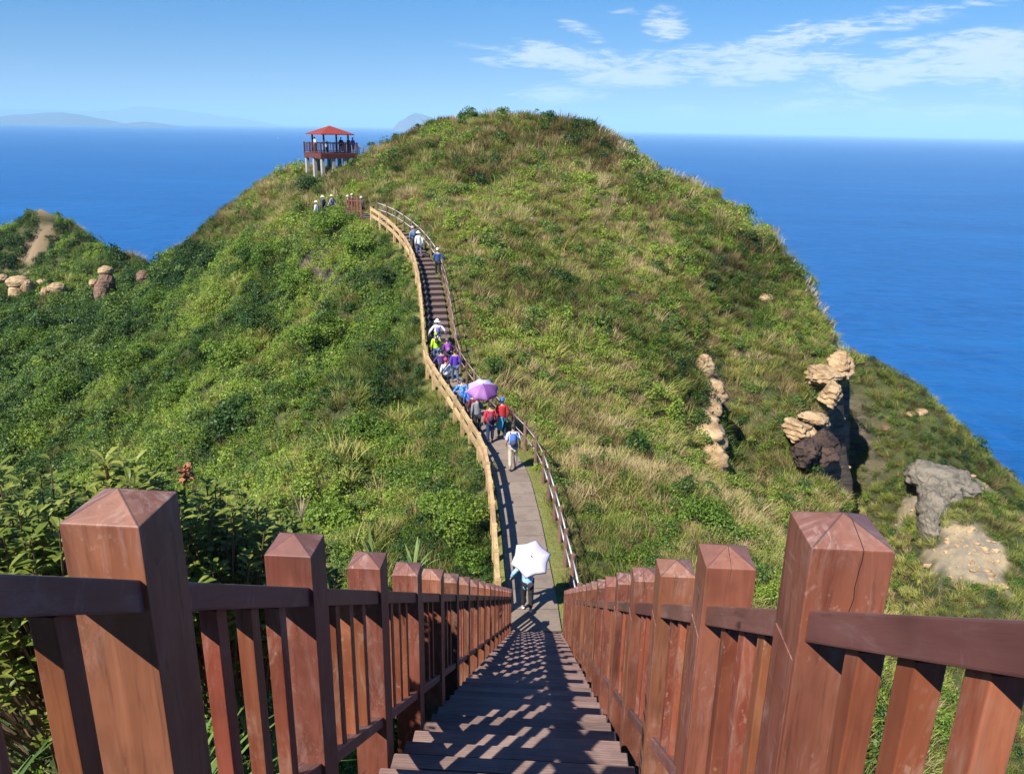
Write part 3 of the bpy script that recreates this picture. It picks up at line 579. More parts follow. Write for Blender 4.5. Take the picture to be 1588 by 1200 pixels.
def bar(name, p0, p1, wx, wy, mat, parent, bev=.004, side=(1, 0, 0)):
    """straight timber from p0 to p1, world coordinates; its length runs along local Z"""
    p0 = Vector(p0); p1 = Vector(p1); z = (p1-p0); Ln = z.length; z.normalize(); x = Vector(side); x = (x-z*x.dot(z)).normalized(); y = z.cross(x)
    M = Matrix.Translation((p0+p1)/2) @ Matrix((x, y, z)).transposed().to_4x4()
    return put(name, box_geo(wx, wy, Ln, min(bev, wx*.3, wy*.3)), mat, parent, M)
def tube(name, pts, r, mat, parent, seg=10):
    pts = [Vector(p) for p in pts]; V = []; F = []
    for i, p in enumerate(pts):
        d = (pts[min(i+1, len(pts)-1)]-pts[max(i-1, 0)]).normalized(); a = d.cross(Vector((0, 0, 1)) if abs(d.z) < .95 else Vector((1, 0, 0))).normalized(); b = a.cross(d)
        for k in range(seg): an = 2*math.pi*k/seg; V.append(p+a*r*math.cos(an)+b*r*math.sin(an))
    for i in range(len(pts)-1):
        for k in range(seg): F.append((i*seg+k, i*seg+(k+1) % seg, (i+1)*seg+(k+1) % seg, (i+1)*seg+k))
    F += [tuple(range(seg))[::-1], tuple(range((len(pts)-1)*seg, len(pts)*seg))]
    off = parent.location if parent else Vector((0, 0, 0))
    o = mesh_obj(name, [v-off for v in V], F, mat, parent, smooth=True); return o
PW = .153
def post(parent, x, y, ztop, zbot, w=PW):
    bm = bmesh.new(); h = w/2; H = ztop-zbot; e = -.040
    vs = [bm.verts.new((sx*h, sy*h, z)) for z in (-H, e) for sx, sy in ((-1, -1), (1, -1), (1, 1), (-1, 1))]; ap = bm.verts.new((0, 0, 0))
    bm.faces.new(vs[3::-1])
    for k in range(4): bm.faces.new((vs[k], vs[(k+1) % 4], vs[4+(k+1) % 4], vs[4+k])); bm.faces.new((vs[4+k], vs[4+(k+1) % 4], ap))
    bmesh.ops.bevel(bm, geom=[q for q in bm.edges if ap not in q.verts], offset=.0028, segments=2, affect='EDGES', profile=.6)
    M = Matrix.Translation((x, y, ztop)) @ Matrix.Rotation(random.uniform(-.012, .012), 4, 'Z')
    return put('post', bm, M_POST, parent, M)
def zs(y, v): return -TS*y+v            # heights measured from the slope line through the eye
def railing(side, label):
    s = -1 if side == 'l' else 1; xi = XL if side == 'l' else XR; xc = xi+s*PW/2
    y0, dy, ks = (1.35, .942, range(-2, 17)) if side == 'l' else (1.43, .838, range(-3, 19))
    t = thing('wooden_railing', label, 'railing', (xc, 8.0, stair_z(8.0)))
    ys = [y0+dy*k for k in ks]
    for i, y in enumerate(ys):
        post(t, xc, y, zs(y, .20 if side == 'l' else .222), zs(y, -1.18))
        if i == len(ys)-1: break
        a, b = y+PW/2-.02, ys[i+1]-PW/2+.02; rx = xi+s*(.012+.067); bx = xi+s*.052
        bar('top_rail', (rx, a, zs(a, -.036)), (rx, b, zs(b, -.036)), .134, .060, M_RAIL, t)
        bar('bottom_rail', (bx, a, zs(a, -.735)), (bx, b, zs(b, -.735)), .078, .046, M_RAIL, t)
        n = 3; g = (dy-PW)/(n+1)
        for q in range(n):
            yb = y+PW/2+g*(q+1); jx = random.uniform(-.002, .002)
            bar('baluster', (bx+jx, yb, zs(yb, -.072+.012)), (bx+jx, yb, zs(yb, -.71-.012)), .044, .054, M_BAL, t, .003)
    for y in ys:     # cover strip on the walking side of each post, below the rail
        if side == 'r': bar('cover_strip', (xi-s*.0, y, zs(y, -.075)), (xi-s*.0, y, zs(y, -1.10)), .0050, .126, M_POST, t, .002)
    return t
railing('l', 'dark shaded red-brown wooden railing going down the left side of the stairs')
railing('r', 'sunlit red-brown wooden railing going down the right side of the stairs')

# staircase
t = thing('staircase', 'long straight grooved-board staircase running down between the two wooden railings', 'stairs', (-.12, 8, stair_z(8)))
ntr = 58
def tread_bm():
    bm = bmesh.new()
    for dy_, ln in ((-.048, .096), (-.1535, .087), (-.2545, .087)):
        r = bmesh.ops.create_cube(bm, size=1); bmesh.ops.scale(bm, vec=(XR-XL+.0-.045, ln, .036), verts=r['verts']); bmesh.ops.translate(bm, vec=(0, dy_, -.018), verts=r['verts'])
    bmesh.ops.bevel(bm, geom=bm.edges[:], offset=.004, segments=2, affect='EDGES'); return bm
first = None
for i in range(ntr):
    y = STAIR_END_Y-.30*i; z = stair_z(y); loc = Vector(((XL+XR)/2+.0, y, z))-t.location
    if first is None:
        first = put('tread', tread_bm(), M_TREAD, t); o = first
    else:
        o = first.copy(); col.objects.link(o); o.parent = t
    o.location = loc+Vector((random.uniform(-.004, .004), 0, 0))
for x in (XL+.10, -.12, XR-.10):
    bar('stringer', (x, -1.2, stair_z(-1.2)-.24), (x, 16.35, stair_z(16.35)-.24), .06, .22, M_RAIL, t)

# ------------------------------------------------------------------ path, steps, fences
def pave_mat():
    m, t, b = new_mat('path_boards'); tc = t.nodes.new('ShaderNodeTexCoord'); uv = tc.outputs['UV']; o = tc.outputs['Object']
    sp = t.nodes.new('ShaderNodeSeparateXYZ'); t.links.new(uv, sp.inputs[0])
    n1 = noise(t, mapping(t, o, scale=(.2, 1, 1)), 26, 5, .65); n2 = noise(t, o, 2.2, 4, .6); row = mth(t, 'FLOOR', mth(t, 'DIVIDE', sp.outputs[1], .95))
    rv = mth(t, 'FRACT', mth(t, 'MULTIPLY', mth(t, 'SINE', mth(t, 'MULTIPLY', row, 12.9)), 43.7))
    c = mixc(t, sstep(t, n1, .25, .75), (.20, .150, .115), (.29, .225, .175)); c = mixc(t, mth(t, 'MULTIPLY', sstep(t, n2, .45, .7), .6), c, (.17, .125, .095))
    hs = t.nodes.new('ShaderNodeHueSaturation'); t.links.new(mth(t, 'ADD', mth(t, 'MULTIPLY', rv, .22), .89), hs.inputs['Value']); t.links.new(c, hs.inputs['Color'])
    ln = mth(t, 'LESS_THAN', mth(t, 'FRACT', mth(t, 'DIVIDE', sp.outputs[1], .95)), .022); fine = mth(t, 'LESS_THAN', mth(t, 'FRACT', mth(t, 'DIVIDE', sp.outputs[1], .158)), .06)
    c = mixc(t, mth(t, 'MULTIPLY', fine, .22), hs.outputs[0], (.06, .045, .035)); c = mixc(t, mth(t, 'MULTIPLY', ln, .85), c, (.04, .03, .025))
    setc(t, b.inputs['Base Color'], c); b.inputs['Roughness'].default_value = .75; bump(t, b, mth(t, 'SUBTRACT', n1, ln), .3, .004); return m
M_PAVE = pave_mat(); S_FLAT = 21.2
V = []; F = []; UV = []
k = 0; ss = np.arange(-.0, S_FLAT+.01, .4)
for i, s_ in enumerate(ss):
    c, tt, nr = path_at(s_)
    for o_, dz in ((-.64, -.12), (-.64, .0), (.60, .0), (.60, -.12)): V.append((c[0]+nr[0]*o_, c[1]+nr[1]*o_+(.02 if i == 0 else 0), c[2]+dz))
for i in range(len(ss)-1):
    for q in range(3): F.append((4*i+q, 4*i+q+1, 4*i+5+q, 4*i+4+q)[::-1])
F += [(0, 1, 2, 3), tuple(4*(len(ss)-1)+q for q in (3, 2, 1, 0))]
pth = mesh_obj('path', V, F, M_PAVE); uvl = pth.data.uv_layers.new(name='UVMap')
for lp in pth.data.loops:
    vi = lp.vertex_index; uvl.data[lp.index].uv = ((vi % 4 > 1)*1.24, ss[vi//4])
tag(pth, kind='structure')
def steps_mat():
    m, t, b = new_mat('step_timber'); tc = t.nodes.new('ShaderNodeTexCoord'); o = tc.outputs['Object']
    n1 = noise(t, mapping(t, o, scale=(.2, 1, 1)), 18, 5, .6); c = mixc(t, sstep(t, n1, .3, .7), (.135, .085, .072), (.21, .142, .118))
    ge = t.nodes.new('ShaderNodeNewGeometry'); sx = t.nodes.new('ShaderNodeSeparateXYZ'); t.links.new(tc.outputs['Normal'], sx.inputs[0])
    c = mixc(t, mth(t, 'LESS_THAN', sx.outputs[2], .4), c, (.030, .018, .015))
    setc(t, b.inputs['Base Color'], c); b.inputs['Roughness'].default_value = .7; return m
M_STEP = steps_mat()
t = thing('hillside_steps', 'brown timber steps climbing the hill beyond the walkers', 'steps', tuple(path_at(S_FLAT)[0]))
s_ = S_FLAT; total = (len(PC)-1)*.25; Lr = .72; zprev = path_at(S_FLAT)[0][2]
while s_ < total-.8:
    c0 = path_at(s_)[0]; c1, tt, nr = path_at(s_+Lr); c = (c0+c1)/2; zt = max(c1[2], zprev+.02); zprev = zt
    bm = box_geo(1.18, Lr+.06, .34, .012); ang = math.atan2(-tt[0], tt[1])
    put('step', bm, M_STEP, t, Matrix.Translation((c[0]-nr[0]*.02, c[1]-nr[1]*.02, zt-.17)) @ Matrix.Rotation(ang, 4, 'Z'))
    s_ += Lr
M_TAN = wood_mat('new_pine', (.30, .18, .075), (.50, .33, .15), (.60, .42, .21), (.62, .50, .33), .2, .55)
M_BROWNP = wood_mat('brown_fence_post', (.085, .042, .032), (.17, .085, .065), (.22, .12, .09), (.34, .24, .2), .3, .55)
M_PIPE = simple('pinkish_metal_rail', (.40, .30, .27), .35, .1, 8); M_PIPEW = simple('galvanised_rail', (.62, .62, .63), .3, .08, 8)
def loff(s_): return -.93 if s_ < 20 else (-.93+.13*smooth(s_, 20, 24) if s_ < 34 else -.80)
def roff(s_): return 1.03-.28*float(smooth(s_, 10.5, 16))
def groundpt(s_, off):
    c, tt, nr = path_at(s_); return Vector((c[0]+nr[0]*off, c[1]+nr[1]*off, c[2]))
t = thing('pine_fence', 'pale new timber post-and-rail fence curving along the left of the path', 'fence', tuple(groundpt(0, -.93)))
LS = np.arange(.55, total-4.6, 1.42); tops = []
for s_ in LS:
    g = groundpt(s_, loff(s_)); c, tt, nr = path_at(s_); ang = math.atan2(-tt[0], tt[1]); bm = box_geo(.145, .145, 1.55, .012)
    put('post', bm, M_TAN, t, Matrix.Translation(g+Vector((0, 0, 1.12-.775))) @ Matrix.Rotation(ang, 4, 'Z')); tops.append(g)
for a, b in zip(tops[:-1], tops[1:]):
    d = (b-a).normalized(); side = Vector((d.y, -d.x, 0))
    for h, nm in ((.97, 'top_rail'), (.52, 'middle_rail')):
        bar(nm, a+d*.05+Vector((0, 0, h)), b-d*.05+Vector((0, 0, h)), .105, .19, M_TAN, t, .01, side)
t = thing('brown_fence', 'brown round-post fence with thin metal rails curving along the right of the path', 'fence', tuple(groundpt(0, 1.03)))
RS = np.arange(.35, total-3.0, 1.36); tops = []
for s_ in RS:
    g = groundpt(s_, roff(s_)); g.z = max(g.z, g.z); tops.append(g)
    bm = bmesh.new(); bmesh.ops.create_cone(bm, cap_ends=True, segments=14, radius1=.07, radius2=.066, depth=1.6); bmesh.ops.bevel(bm, geom=[e for e in bm.edges if all(v.co.z > .7 for v in e.verts)], offset=.015, segments=2, affect='EDGES')
    put('post', bm, M_BROWNP, t, Matrix.Translation(g+Vector((0, 0, 1.12-.8))))
for i, (a, b) in enumerate(zip(tops[:-1], tops[1:])):
    mt = M_PIPEW if (i > 22 or i < 6) else M_PIPE
    for h in (.96, .52): tube('metal_rail', [a+Vector((0, 0, h)), b+Vector((0, 0, h))], .021, mt, t, 8)
# short dark barrier where the steps turn left
def slat_fence(name, label, pts, h, n, w=.10):
    a, b = Vector(pts[0]), Vector(pts[1]); t = thing(name, label, 'barrier', tuple(a))
    for k in range(n):
        p = a.lerp(b, k/(n-1)); bar('slat', p+Vector((0, 0, -.5)), p+Vector((0, 0, h)), w, w, M_POST, t)
    d = (b-a).normalized(); bar('rail', a+Vector((0, 0, h*.8)), b+Vector((0, 0, h*.8)), .06, .08, M_RAIL, t, .004, (d.y, -d.x, 0)); return t
a_ = P(542, 331, 59.2); b__ = P(560, 333, 56.6)
slat_fence('dark_slat_barrier', 'short dark red-brown slatted barrier where the steps turn at the top', (a_, b__), 1.15, 5, .12)
t = thing('landing_rail', 'low dark brown landing rail beside the topmost step', 'railing', tuple(P(590, 331, 59.5)))
q0, q1, q2 = [Vector(P(*q)) for q in ((573, 327, 60.0), (592, 322, 61.5), (606, 332, 58.6))]
for a, b in ((q0, q1), (q1, q2)):
    for h in (.05, .35): bar('beam', a+Vector((0, 0, h-.15)), b+Vector((0, 0, h-.15)), .08, .13, M_RAIL, t, .01, (0, 1, 0))
for q in (q0, q1, q2): bar('post', q+Vector((0, 0, -.6)), q+Vector((0, 0, .35)), .12, .12, M_POST, t)

# ------------------------------------------------------------------ pavilion
def pavilion():
    c = Vector(P(513, 237, 91)); z0 = c.z; t = thing('pavilion', 'open lookout pavilion with red pyramid roof and concrete legs on the hill', 'pavilion', tuple(c))
    A = R(41); ca, sa = math.cos(A), math.sin(A)
    def W(u, v, z=0): return Vector((c.x+u*ca-v*sa, c.y+u*sa+v*ca, z0+z))
    M_CON = simple('pale_concrete', (.40, .38, .33), .85, .25, 3)
    M_DK = wood_mat('dark_red_timber', (.045, .014, .011), (.105, .032, .024), (.14, .045, .032), wear_amt=.1, rough=.55)
    mr, tr_, br = new_mat('red_roof'); tcr = tr_.nodes.new('ShaderNodeTexCoord'); nr_ = noise(tr_, tcr.outputs['Object'], 3, 4, .6)
    setc(tr_, br.inputs['Base Color'], mixc(tr_, nr_, (.23, .032, .022), (.30, .052, .032))); br.inputs['Roughness'].default_value = .6
    h = 2.22
    M0 = Matrix.Translation((c.x, c.y, z0)) @ Matrix.Rotation(A, 4, 'Z')
    dk = put('deck', box_geo(2*h, 2*h, .16, .01), M_DK, t, M0 @ Matrix.Translation((0, 0, -.08)))
    for s in (-1, 1):
        for ax in (0, 1):
            e = M0 @ (Matrix.Translation((s*(h-.08), 0, -.36)) if ax == 0 else Matrix.Translation((0, s*(h-.08), -.36)))
            eb = put('edge_beam', box_geo(*((.16, 2*h-.34, .40) if ax == 0 else (2*h-.02, .16, .398)), .01), M_DK, t, e); eb.parent = dk; eb.matrix_local = Matrix.Translation((0, 0, .08)) @ M0.inverted() @ e
    for u in (-1, -.34, .34, 1):
        for v in (-1, 0, 1):
            if abs(u) < .5 and v == 0: continue
            p = W(u*(h-.25), v*(h-.25)); gz = float(ground_z(p.x, p.y)[0])
            put('pillar', box_geo(.36, .36, max(.4, z0-.56-gz+1.2), .02), M_CON, t, Matrix.Translation((p.x, p.y, (z0-.56+gz-1.2)/2)) @ Matrix.Rotation(A, 4, 'Z'))
    def rail_side(a, b, n):
        bm = bmesh.new(); d = (b-a); Ln = d.length; d.normalize(); ang = math.atan2(d.y, d.x); mw = Matrix.Translation((a+b)/2) @ Matrix.Rotation(ang, 4, 'Z')
        def bx(sx, sy, sz, x, z):
            r = bmesh.ops.create_cube(bm, size=1); bmesh.ops.scale(bm, vec=(sx, sy, sz), verts=r['verts']); bmesh.ops.translate(bm, vec=(x, 0, z), verts=r['verts'])
        bx(Ln, .07, .08, 0, 1.02); bx(Ln, .06, .06, 0, .14)
        for k in range(n*5+1): bx(.035, .035, .80, -Ln/2+.03+(Ln-.06)*k/(n*5), .58)
        rl = put('railing', bm, M_DK, t, mw)
        for k in range(n+1):
            p = a.lerp(b, k/n); rp_ = bar('railing_post', p+Vector((0, 0, -.2)), p+Vector((0, 0, 1.13)), .13, .13, M_DK, t, .006, (ca, sa, 0)); rp_.parent = rl; rp_.matrix_local = mw.inverted() @ Matrix.Translation(p+Vector((0, 0, .465))) @ Matrix.Rotation(A, 4, 'Z')
    e = h-.08
    rail_side(W(-e, -e), W(-e, e), 3); rail_side(W(-e, -e), W(e, -e), 3); rail_side(W(-e, e), W(e, e), 3); rail_side(W(e, -.2), W(e, e), 2)
    q = 1.45
    for u in (-q, q):
        for v in (-q, q): bar('column', W(u, v, 0), W(u, v, 2.0), .15, .15, M_DK, t, .006, (ca, sa, 0))
    rr_ = 1.98; V = [W(u*rr_, v*rr_, 1.90)-c for u, v in ((-1, -1), (1, -1), (1, 1), (-1, 1))]+[W(u*rr_, v*rr_, 2.00)-c for u, v in ((-1, -1), (1, -1), (1, 1), (-1, 1))]+[W(0, 0, 2.86)-c]
    mesh_obj('roof', V, [(3, 2, 1, 0)]+[(k, (k+1) % 4, 4+(k+1) % 4, 4+k) for k in range(4)]+[(4+k, 4+(k+1) % 4, 8) for k in range(4)], mr, t)
    # flight of steps off the right-hand corner
    a, b = W(e, -1.2), W(e+3.0, -1.2, -1.3)
    for k in range(8):
        p = a.lerp(b, k/7); put('stair_tread', box_geo(.42, 1.1, .07, .005), M_DK, t, Matrix.Translation(p+Vector((0, 0, -.1))) @ Matrix.Rotation(A, 4, 'Z'))
    for v in (-1.75, -.65):
        a, b = W(e, v, 1.0), W(e+3.0, v, -.25); bar('hand_rail', a, b, .07, .07, M_PIPEW, t, .01, (-sa, ca, 0))
        for k in range(4): p = a.lerp(b, k/3); bar('stair_post', p-Vector((0, 0, 1.2)), p, .09, .09, M_DK, t)
    return c, W
PAV, PAVW = pavilion()

# ------------------------------------------------------------------ rocks
def rock_mat(name, c0, c1, c2, scale=1.2):
    m, t, b = new_mat(name); tc = t.nodes.new('ShaderNodeTexCoord'); o = tc.outputs['Object']
    n1 = noise(t, mapping(t, o, rot=(.3, .1, 0), scale=(.5, .5, 1.8)), scale, 7, .65); n2 = noise(t, o, scale*6, 5, .7); n3 = noise(t, o, scale*.5, 3, .5)
    n4 = noise(t, o, scale*2.2, 6, .75, 1.5); c = mixc(t, sstep(t, n1, .35, .62), c0, c1); c = mixc(t, mth(t, 'MULTIPLY', sstep(t, n4, .56, .66), .65), c, tuple(q*.35 for q in c0)); c = mixc(t, mth(t, 'MULTIPLY', sstep(t, n2, .45, .7), .5), c, c2); c = mixc(t, mth(t, 'MULTIPLY', sstep(t, n3, .55, .7), .4), c, c0)
    setc(t, b.inputs['Base Color'], c); b.inputs['Roughness'].default_value = .9; b.inputs['Specular IOR Level'].default_value = .2
    bump(t, b, mth(t, 'ADD', n1, mth(t, 'MULTIPLY', n2, .5)), .9, .12); return m
M_SAND = rock_mat('tan_sandstone', (.27, .17, .09), (.55, .39, .22), (.40, .27, .15), 1.6); M_DROCK = rock_mat('dark_brown_rock', (.030, .020, .018), (.085, .055, .045), (.14, .09, .06), 1.4)
M_GROCK = rock_mat('grey_rock', (.10, .09, .075), (.22, .19, .15), (.36, .29, .20), 1.3); M_ROSE = rock_mat('rose_brown_rock', (.11, .065, .045), (.26, .16, .11), (.33, .22, .15), 1.3)
def rock(name, label, lobes, mat, seed=0, cat='rock', rough=.22, group=None, angular=False):
    """lobes: (px, py, Y, rx, ry, rz); stone masses fused into one mesh: rounded by weather or split along joint planes"""
    o0 = Vector(P(lobes[0][0], lobes[0][1], lobes[0][2] if (lobes[0][2] or -1) > 0 else hit(lobes[0][0], lobes[0][1], 20).y)); V = []; F = []; n0 = 0; rr = np.random.default_rng(seed+100)
    for k, (px, py, Y, rx, ry, rz) in enumerate(lobes):
        if Y is None or Y < 0: Y = hit(px, py, 20).y+(Y if Y else -.25*ry)
        bm = bmesh.new(); bmesh.ops.create_icosphere(bm, subdivisions=5 if len(lobes) < 5 else 4, radius=1); c = Vector(P(px, py, Y))-o0
        co = np.array([v.co[:] for v in bm.verts]); s0 = seed*7.7+k*3.1
        if angular:
            pn = unit(rr.normal(size=(13, 3))*np.array([1, 1, .8])); pd = rr.uniform(.62, .95, 13)
            dt = co@pn.T; q = np.where(dt > .05, pd/np.maximum(dt, .05), 9); r = np.minimum(np.min(q, 1), 1.12)
            co = co*r[:, None]
        f1 = (fbm(co[:, 0]*2.1+s0, co[:, 1]*2.1+co[:, 2]*2.7, seed+k, 5)-.5)*2*rough; f2 = (fbm(co[:, 2]*6+s0, co[:, 0]*1.4+co[:, 1]*1.1, seed+9, 3)-.5)*rough*.7
        f3 = -np.abs(fbm(co[:, 0]*3.3+s0, co[:, 2]*3.3-co[:, 1]*2.6, seed+4, 3)-.5)*rough*1.6
        if angular:
            st = co[:, 2]*2.6+(fbm(co[:, 0]*1.2+s0, co[:, 1]*1.2, seed+2, 3)-.5)*1.6+s0; fr = st-np.floor(st); led = (1-.13*smooth(fr, .0, .85)+.06*(fr > .85))[:, None]
            co = co*np.c_[led, led, np.ones(len(co))]; f1 = f1*.55; f2 = f2*.6+(fbm(co[:, 0]*9+s0, co[:, 1]*9+co[:, 2]*11, seed+6, 3)-.5)*.16
        co = co*(1+f1+f2+f3)[:, None]*np.array([rx, ry, rz])+np.array(c[:])
        V += [tuple(q) for q in co]; bm.verts.index_update(); F += [tuple(n0+v.index for v in f.verts) for f in bm.faces]; n0 += len(co); bm.free()
    o = mesh_obj(name, V, F, mat, smooth=not angular, loc=o0)
    if angular:
        for p in o.data.polygons: p.use_smooth = True
    return tag(o, label, cat, group)
GL = 'pale boulders on the left valley rim'; YB = hit(28, 462, 20).y; YK = hit(76, 462, 20).y; YP = hit(160, 476, 20).y; YQ = hit(223, 447, 20).y; print('rock Y', YB, YK, YP, YQ)
rock('boulder', 'tan mushroom-shaped boulder above the dark valley trees, second from the left edge', [(28, 438, YB, 1.5, 1.2, .85), (26, 455, YB-.4, 1.0, 1.0, 1.25), (42, 444, YB, .8, .9, 1.0)], M_SAND, 1, group=GL, rough=.12)
rock('boulder', 'small pale boulder cut by the left edge of the picture', [(3, 432, YB+1, .8, .8, .6)], M_SAND, 2, group=GL, rough=.12)
rock('boulder', 'rounded tan boulder with a smaller knob, between the mushroom boulder and the dark pillar', [(88, 447, YK, 1.15, 1.0, .75), (71, 457, YK-.5, .6, .6, 1.0)], M_SAND, 3, group=GL, rough=.12)
rock('boulder', 'low flat pale stone behind the boulder with the knob', [(68, 437, YK+5, .9, .7, .4)], M_SAND, 4, group=GL, rough=.12)
rock('rock_pillar', 'tall dark brown rock pillar with a pale cap above the valley trees', [(160, 458, YP, .95, 1.1, 1.75), (165, 436, YP+.2, .95, .9, 1.2), (158, 470, YP-.3, .7, .8, 1.0)], M_ROSE, 5, rough=.14)
rock('boulder', 'pale rounded cap stone on top of the dark rock pillar', [(164, 420, YP+.4, .85, .9, .6)], M_SAND, 6, group=GL, rough=.12)
rock('boulder', 'little pale stone on the left flank of the dark rock pillar', [(145, 439, YP+.3, .5, .6, .5)], M_SAND, 16, group=GL, rough=.12)
rock('boulder', 'pinkish boulder in the bushes to the right of the dark pillar', [(222, 431, YQ, .75, .9, .85), (225, 441, YQ-.3, .55, .6, .8)], M_ROSE, 7, group=GL, rough=.14)
rock('boulder', 'tiny pale stone low in the bushes right of the pinkish boulder', [(268, 460, None, .4, .4, .3)], M_SAND, 8, group=GL)
RB0 = hit(1084, 575, 20).y-1.0; RB1 = hit(1104, 708, 20).y-.8; GW0 = hit(1450, 735, 20).y-.3; GW1 = hit(1440, 822, 20).y-.3
rock('rock_outcrop', 'tan broken sandstone outcrop in the ravine below the right slope',
     [(px, py, RB0+(RB1-RB0)*(py-560)/150, rx, ry, rz) for px, py, rx, ry, rz in ((1090, 566, .7, .9, .8), (1083, 586, 1.2, 1.2, .95), (1100, 608, 1.45, 1.4, 1.0), (1080, 634, 1.9, 1.7, 1.1), (1086, 660, 1.55, 1.6, 1.25), (1093, 686, 1.3, 1.4, 1.15), (1103, 708, .9, 1.1, .9))], M_SAND, 11, rough=.30, angular=True)
rock('rock_outcrop', 'tan overhanging sandstone ledge at the top of the cliff edge', [(1278, 582, 52.6, 1.5, 1.5, .62), (1302, 570, 53.4, .85, 1.3, 1.15)], M_SAND, 12, rough=.26, angular=True)
rock('rock_outcrop', 'pale squared sandstone block midway down the cliff edge', [(1286, 614, 50.6, .75, 1.1, .95)], M_SAND, 13, rough=.2, angular=True)
rock('rock_outcrop', 'broad pale sandstone shelf above the dark cliff rock', [(1236, 668, 48.0, 1.2, 1.4, .78), (1266, 651, 48.8, 1.15, 1.2, .45)], M_SAND, 14, rough=.24, angular=True)
rock('rock_outcrop', 'nearly black blocky rock under the pale sandstone shelf', [(1248, 704, 46.4, 1.1, 1.3, 1.0), (1280, 699, 46.9, 1.05, 1.3, 1.15)], M_DROCK, 15, rough=.28, angular=True)
rock('rock_outcrop', 'grey ribbed rock wedge standing on the lower sea slope', [(px, py, GW0+(GW1-GW0)*(py-735)/87, rx, ry, rz) for px, py, rx, ry, rz in ((1450, 742, 2.0, 2.0, 1.1), (1456, 768, 1.5, 1.7, 1.3), (1448, 792, 1.05, 1.4, 1.3), (1440, 818, .6, 1.1, 1.3))], M_GROCK, 18, rough=.24)
rock('rock_outcrop', 'brown-grey rock hump right of the ribbed wedge on the sea slope', [(1490, 750, -.2, 1.35, 1.4, .85)], M_GROCK, 19, rough=.28, angular=True)
GS = 'small stones on the sea slopes'
for k, (px, py, Y, r, lb) in enumerate(((1414, 642, None, .45, 'small tan stone high on the far sea slope, left of a pair'), (1428, 639, None, .5, 'small tan stone high on the far sea slope, right of a pair'), (1188, 462, None, .55, 'lone pale stone lying on the upper right grass face of the hill'), (1375, 664, None, .4, 'brown stone below the pair of tan stones on the sea slope'))):
    rock('stone', lb, [(px, py, Y, r, r*.8, r*.6)], M_SAND if k < 3 else M_ROSE, 30+k, 'stone', group=GS)

VR, FR = [], []; n0 = 0; rg = np.random.default_rng(77)
cx_, cy_ = rg.uniform(14, 44, 12000), rg.uniform(30, 62, 12000); cs_ = cliff_side(cx_, cy_); sc_ = scree(cx_, cy_)*(cs_ > 0)
ok_ = (sc_ > .3) | ((cs_ > 0) & (cs_ < 4) & (cy_ > 42) & (cy_ < 60) & (rg.random(12000) < .12)); cand = list(zip(cx_[ok_], cy_[ok_]))[:190]
for x_, y_ in cand:
    z_ = float(ground_z(x_, y_)[0]); r_ = .04+.20*rg.random()**4; bm = bmesh.new(); bmesh.ops.create_icosphere(bm, subdivisions=1, radius=1)
    for v in bm.verts: q = v.co*r_*rg.uniform(.7, 1.25); VR.append((x_+q.x*1.3, y_+q.y, z_+q.z*.7))
    bm.verts.index_update(); FR += [tuple(n0+v.index for v in f.verts) for f in bm.faces]; n0 += len(bm.verts); bm.free()
tag(mesh_obj('rubble', VR, FR, M_SAND), kind='stuff')

# ------------------------------------------------------------------ people
def skin_obj(name, verts, edges, radii, mat, parent, sub=1, root=0, loc=(0, 0, 0)):
    bm = bmesh.new(); ly = bm.verts.layers.skin.verify(); vs = [bm.verts.new(v) for v in verts]
    for v, r in zip(vs, radii): v[ly].radius = (r if isinstance(r, tuple) else (r, r))
    vs[root][ly].use_root = True
    for a, b in edges: bm.edges.new((vs[a], vs[b]))
    me = bpy.data.meshes.new(name); bm.to_mesh(me); bm.free(); me.materials.append(mat)
    o = bpy.data.objects.new(name, me); col.objects.link(o); o.parent = parent; o.location = loc
    k = o.modifiers.new('skin', 'SKIN'); k.use_smooth_shade = True; k.branch_smoothing = .3
    o.modifiers.new('sub', 'SUBSURF').levels = sub; o.modifiers['sub'].render_levels = sub; return o
CM = {}
def cloth(c, pat=None):
    key = (c, pat)
    if key in CM: return CM[key]
    m, t, b = new_mat('cloth'); tc = t.nodes.new('ShaderNodeTexCoord'); o = tc.outputs['Object']; n = noise(t, o, 9, 4, .6, .5)
    cc = mixc(t, n, tuple(v*.75 for v in c), tuple(min(1, v*1.2) for v in c))
    if pat: cc = mixc(t, sstep(t, noise(t, o, 16, 2, .5), .52, .58), cc, pat)
    setc(t, b.inputs['Base Color'], cc); b.inputs['Roughness'].default_value = .85; bump(t, b, n, .8, .03); CM[key] = m; return m
M_SKIN = simple('skin', (.48, .28, .19), .6, .06, 12); M_SHOE = simple('shoe', (.05, .045, .045), .6); M_WSHOE = simple('white_shoe', (.7, .7, .7), .6)
WHITE = (.78, .78, .80); BLACK = (.018, .018, .022); NAVY = (.018, .028, .07); JEANS = (.07, .12, .22); BEIGE = (.52, .45, .34); DGREY = (.05, .05, .055)
def ground_on_path(px, py, lo=16.6, hi=64):
    best = None
    for Y in np.arange(lo, hi, .05):
        p = P(px, py, Y); d, sg, z = path_dist(p[:1], p[1:2]); e = abs(p[2]-z[0])
        if d[0] < 2.5 and (best is None or e < best[0]): best = (e, p[0], p[1], z[0])
    return Vector(best[1:])
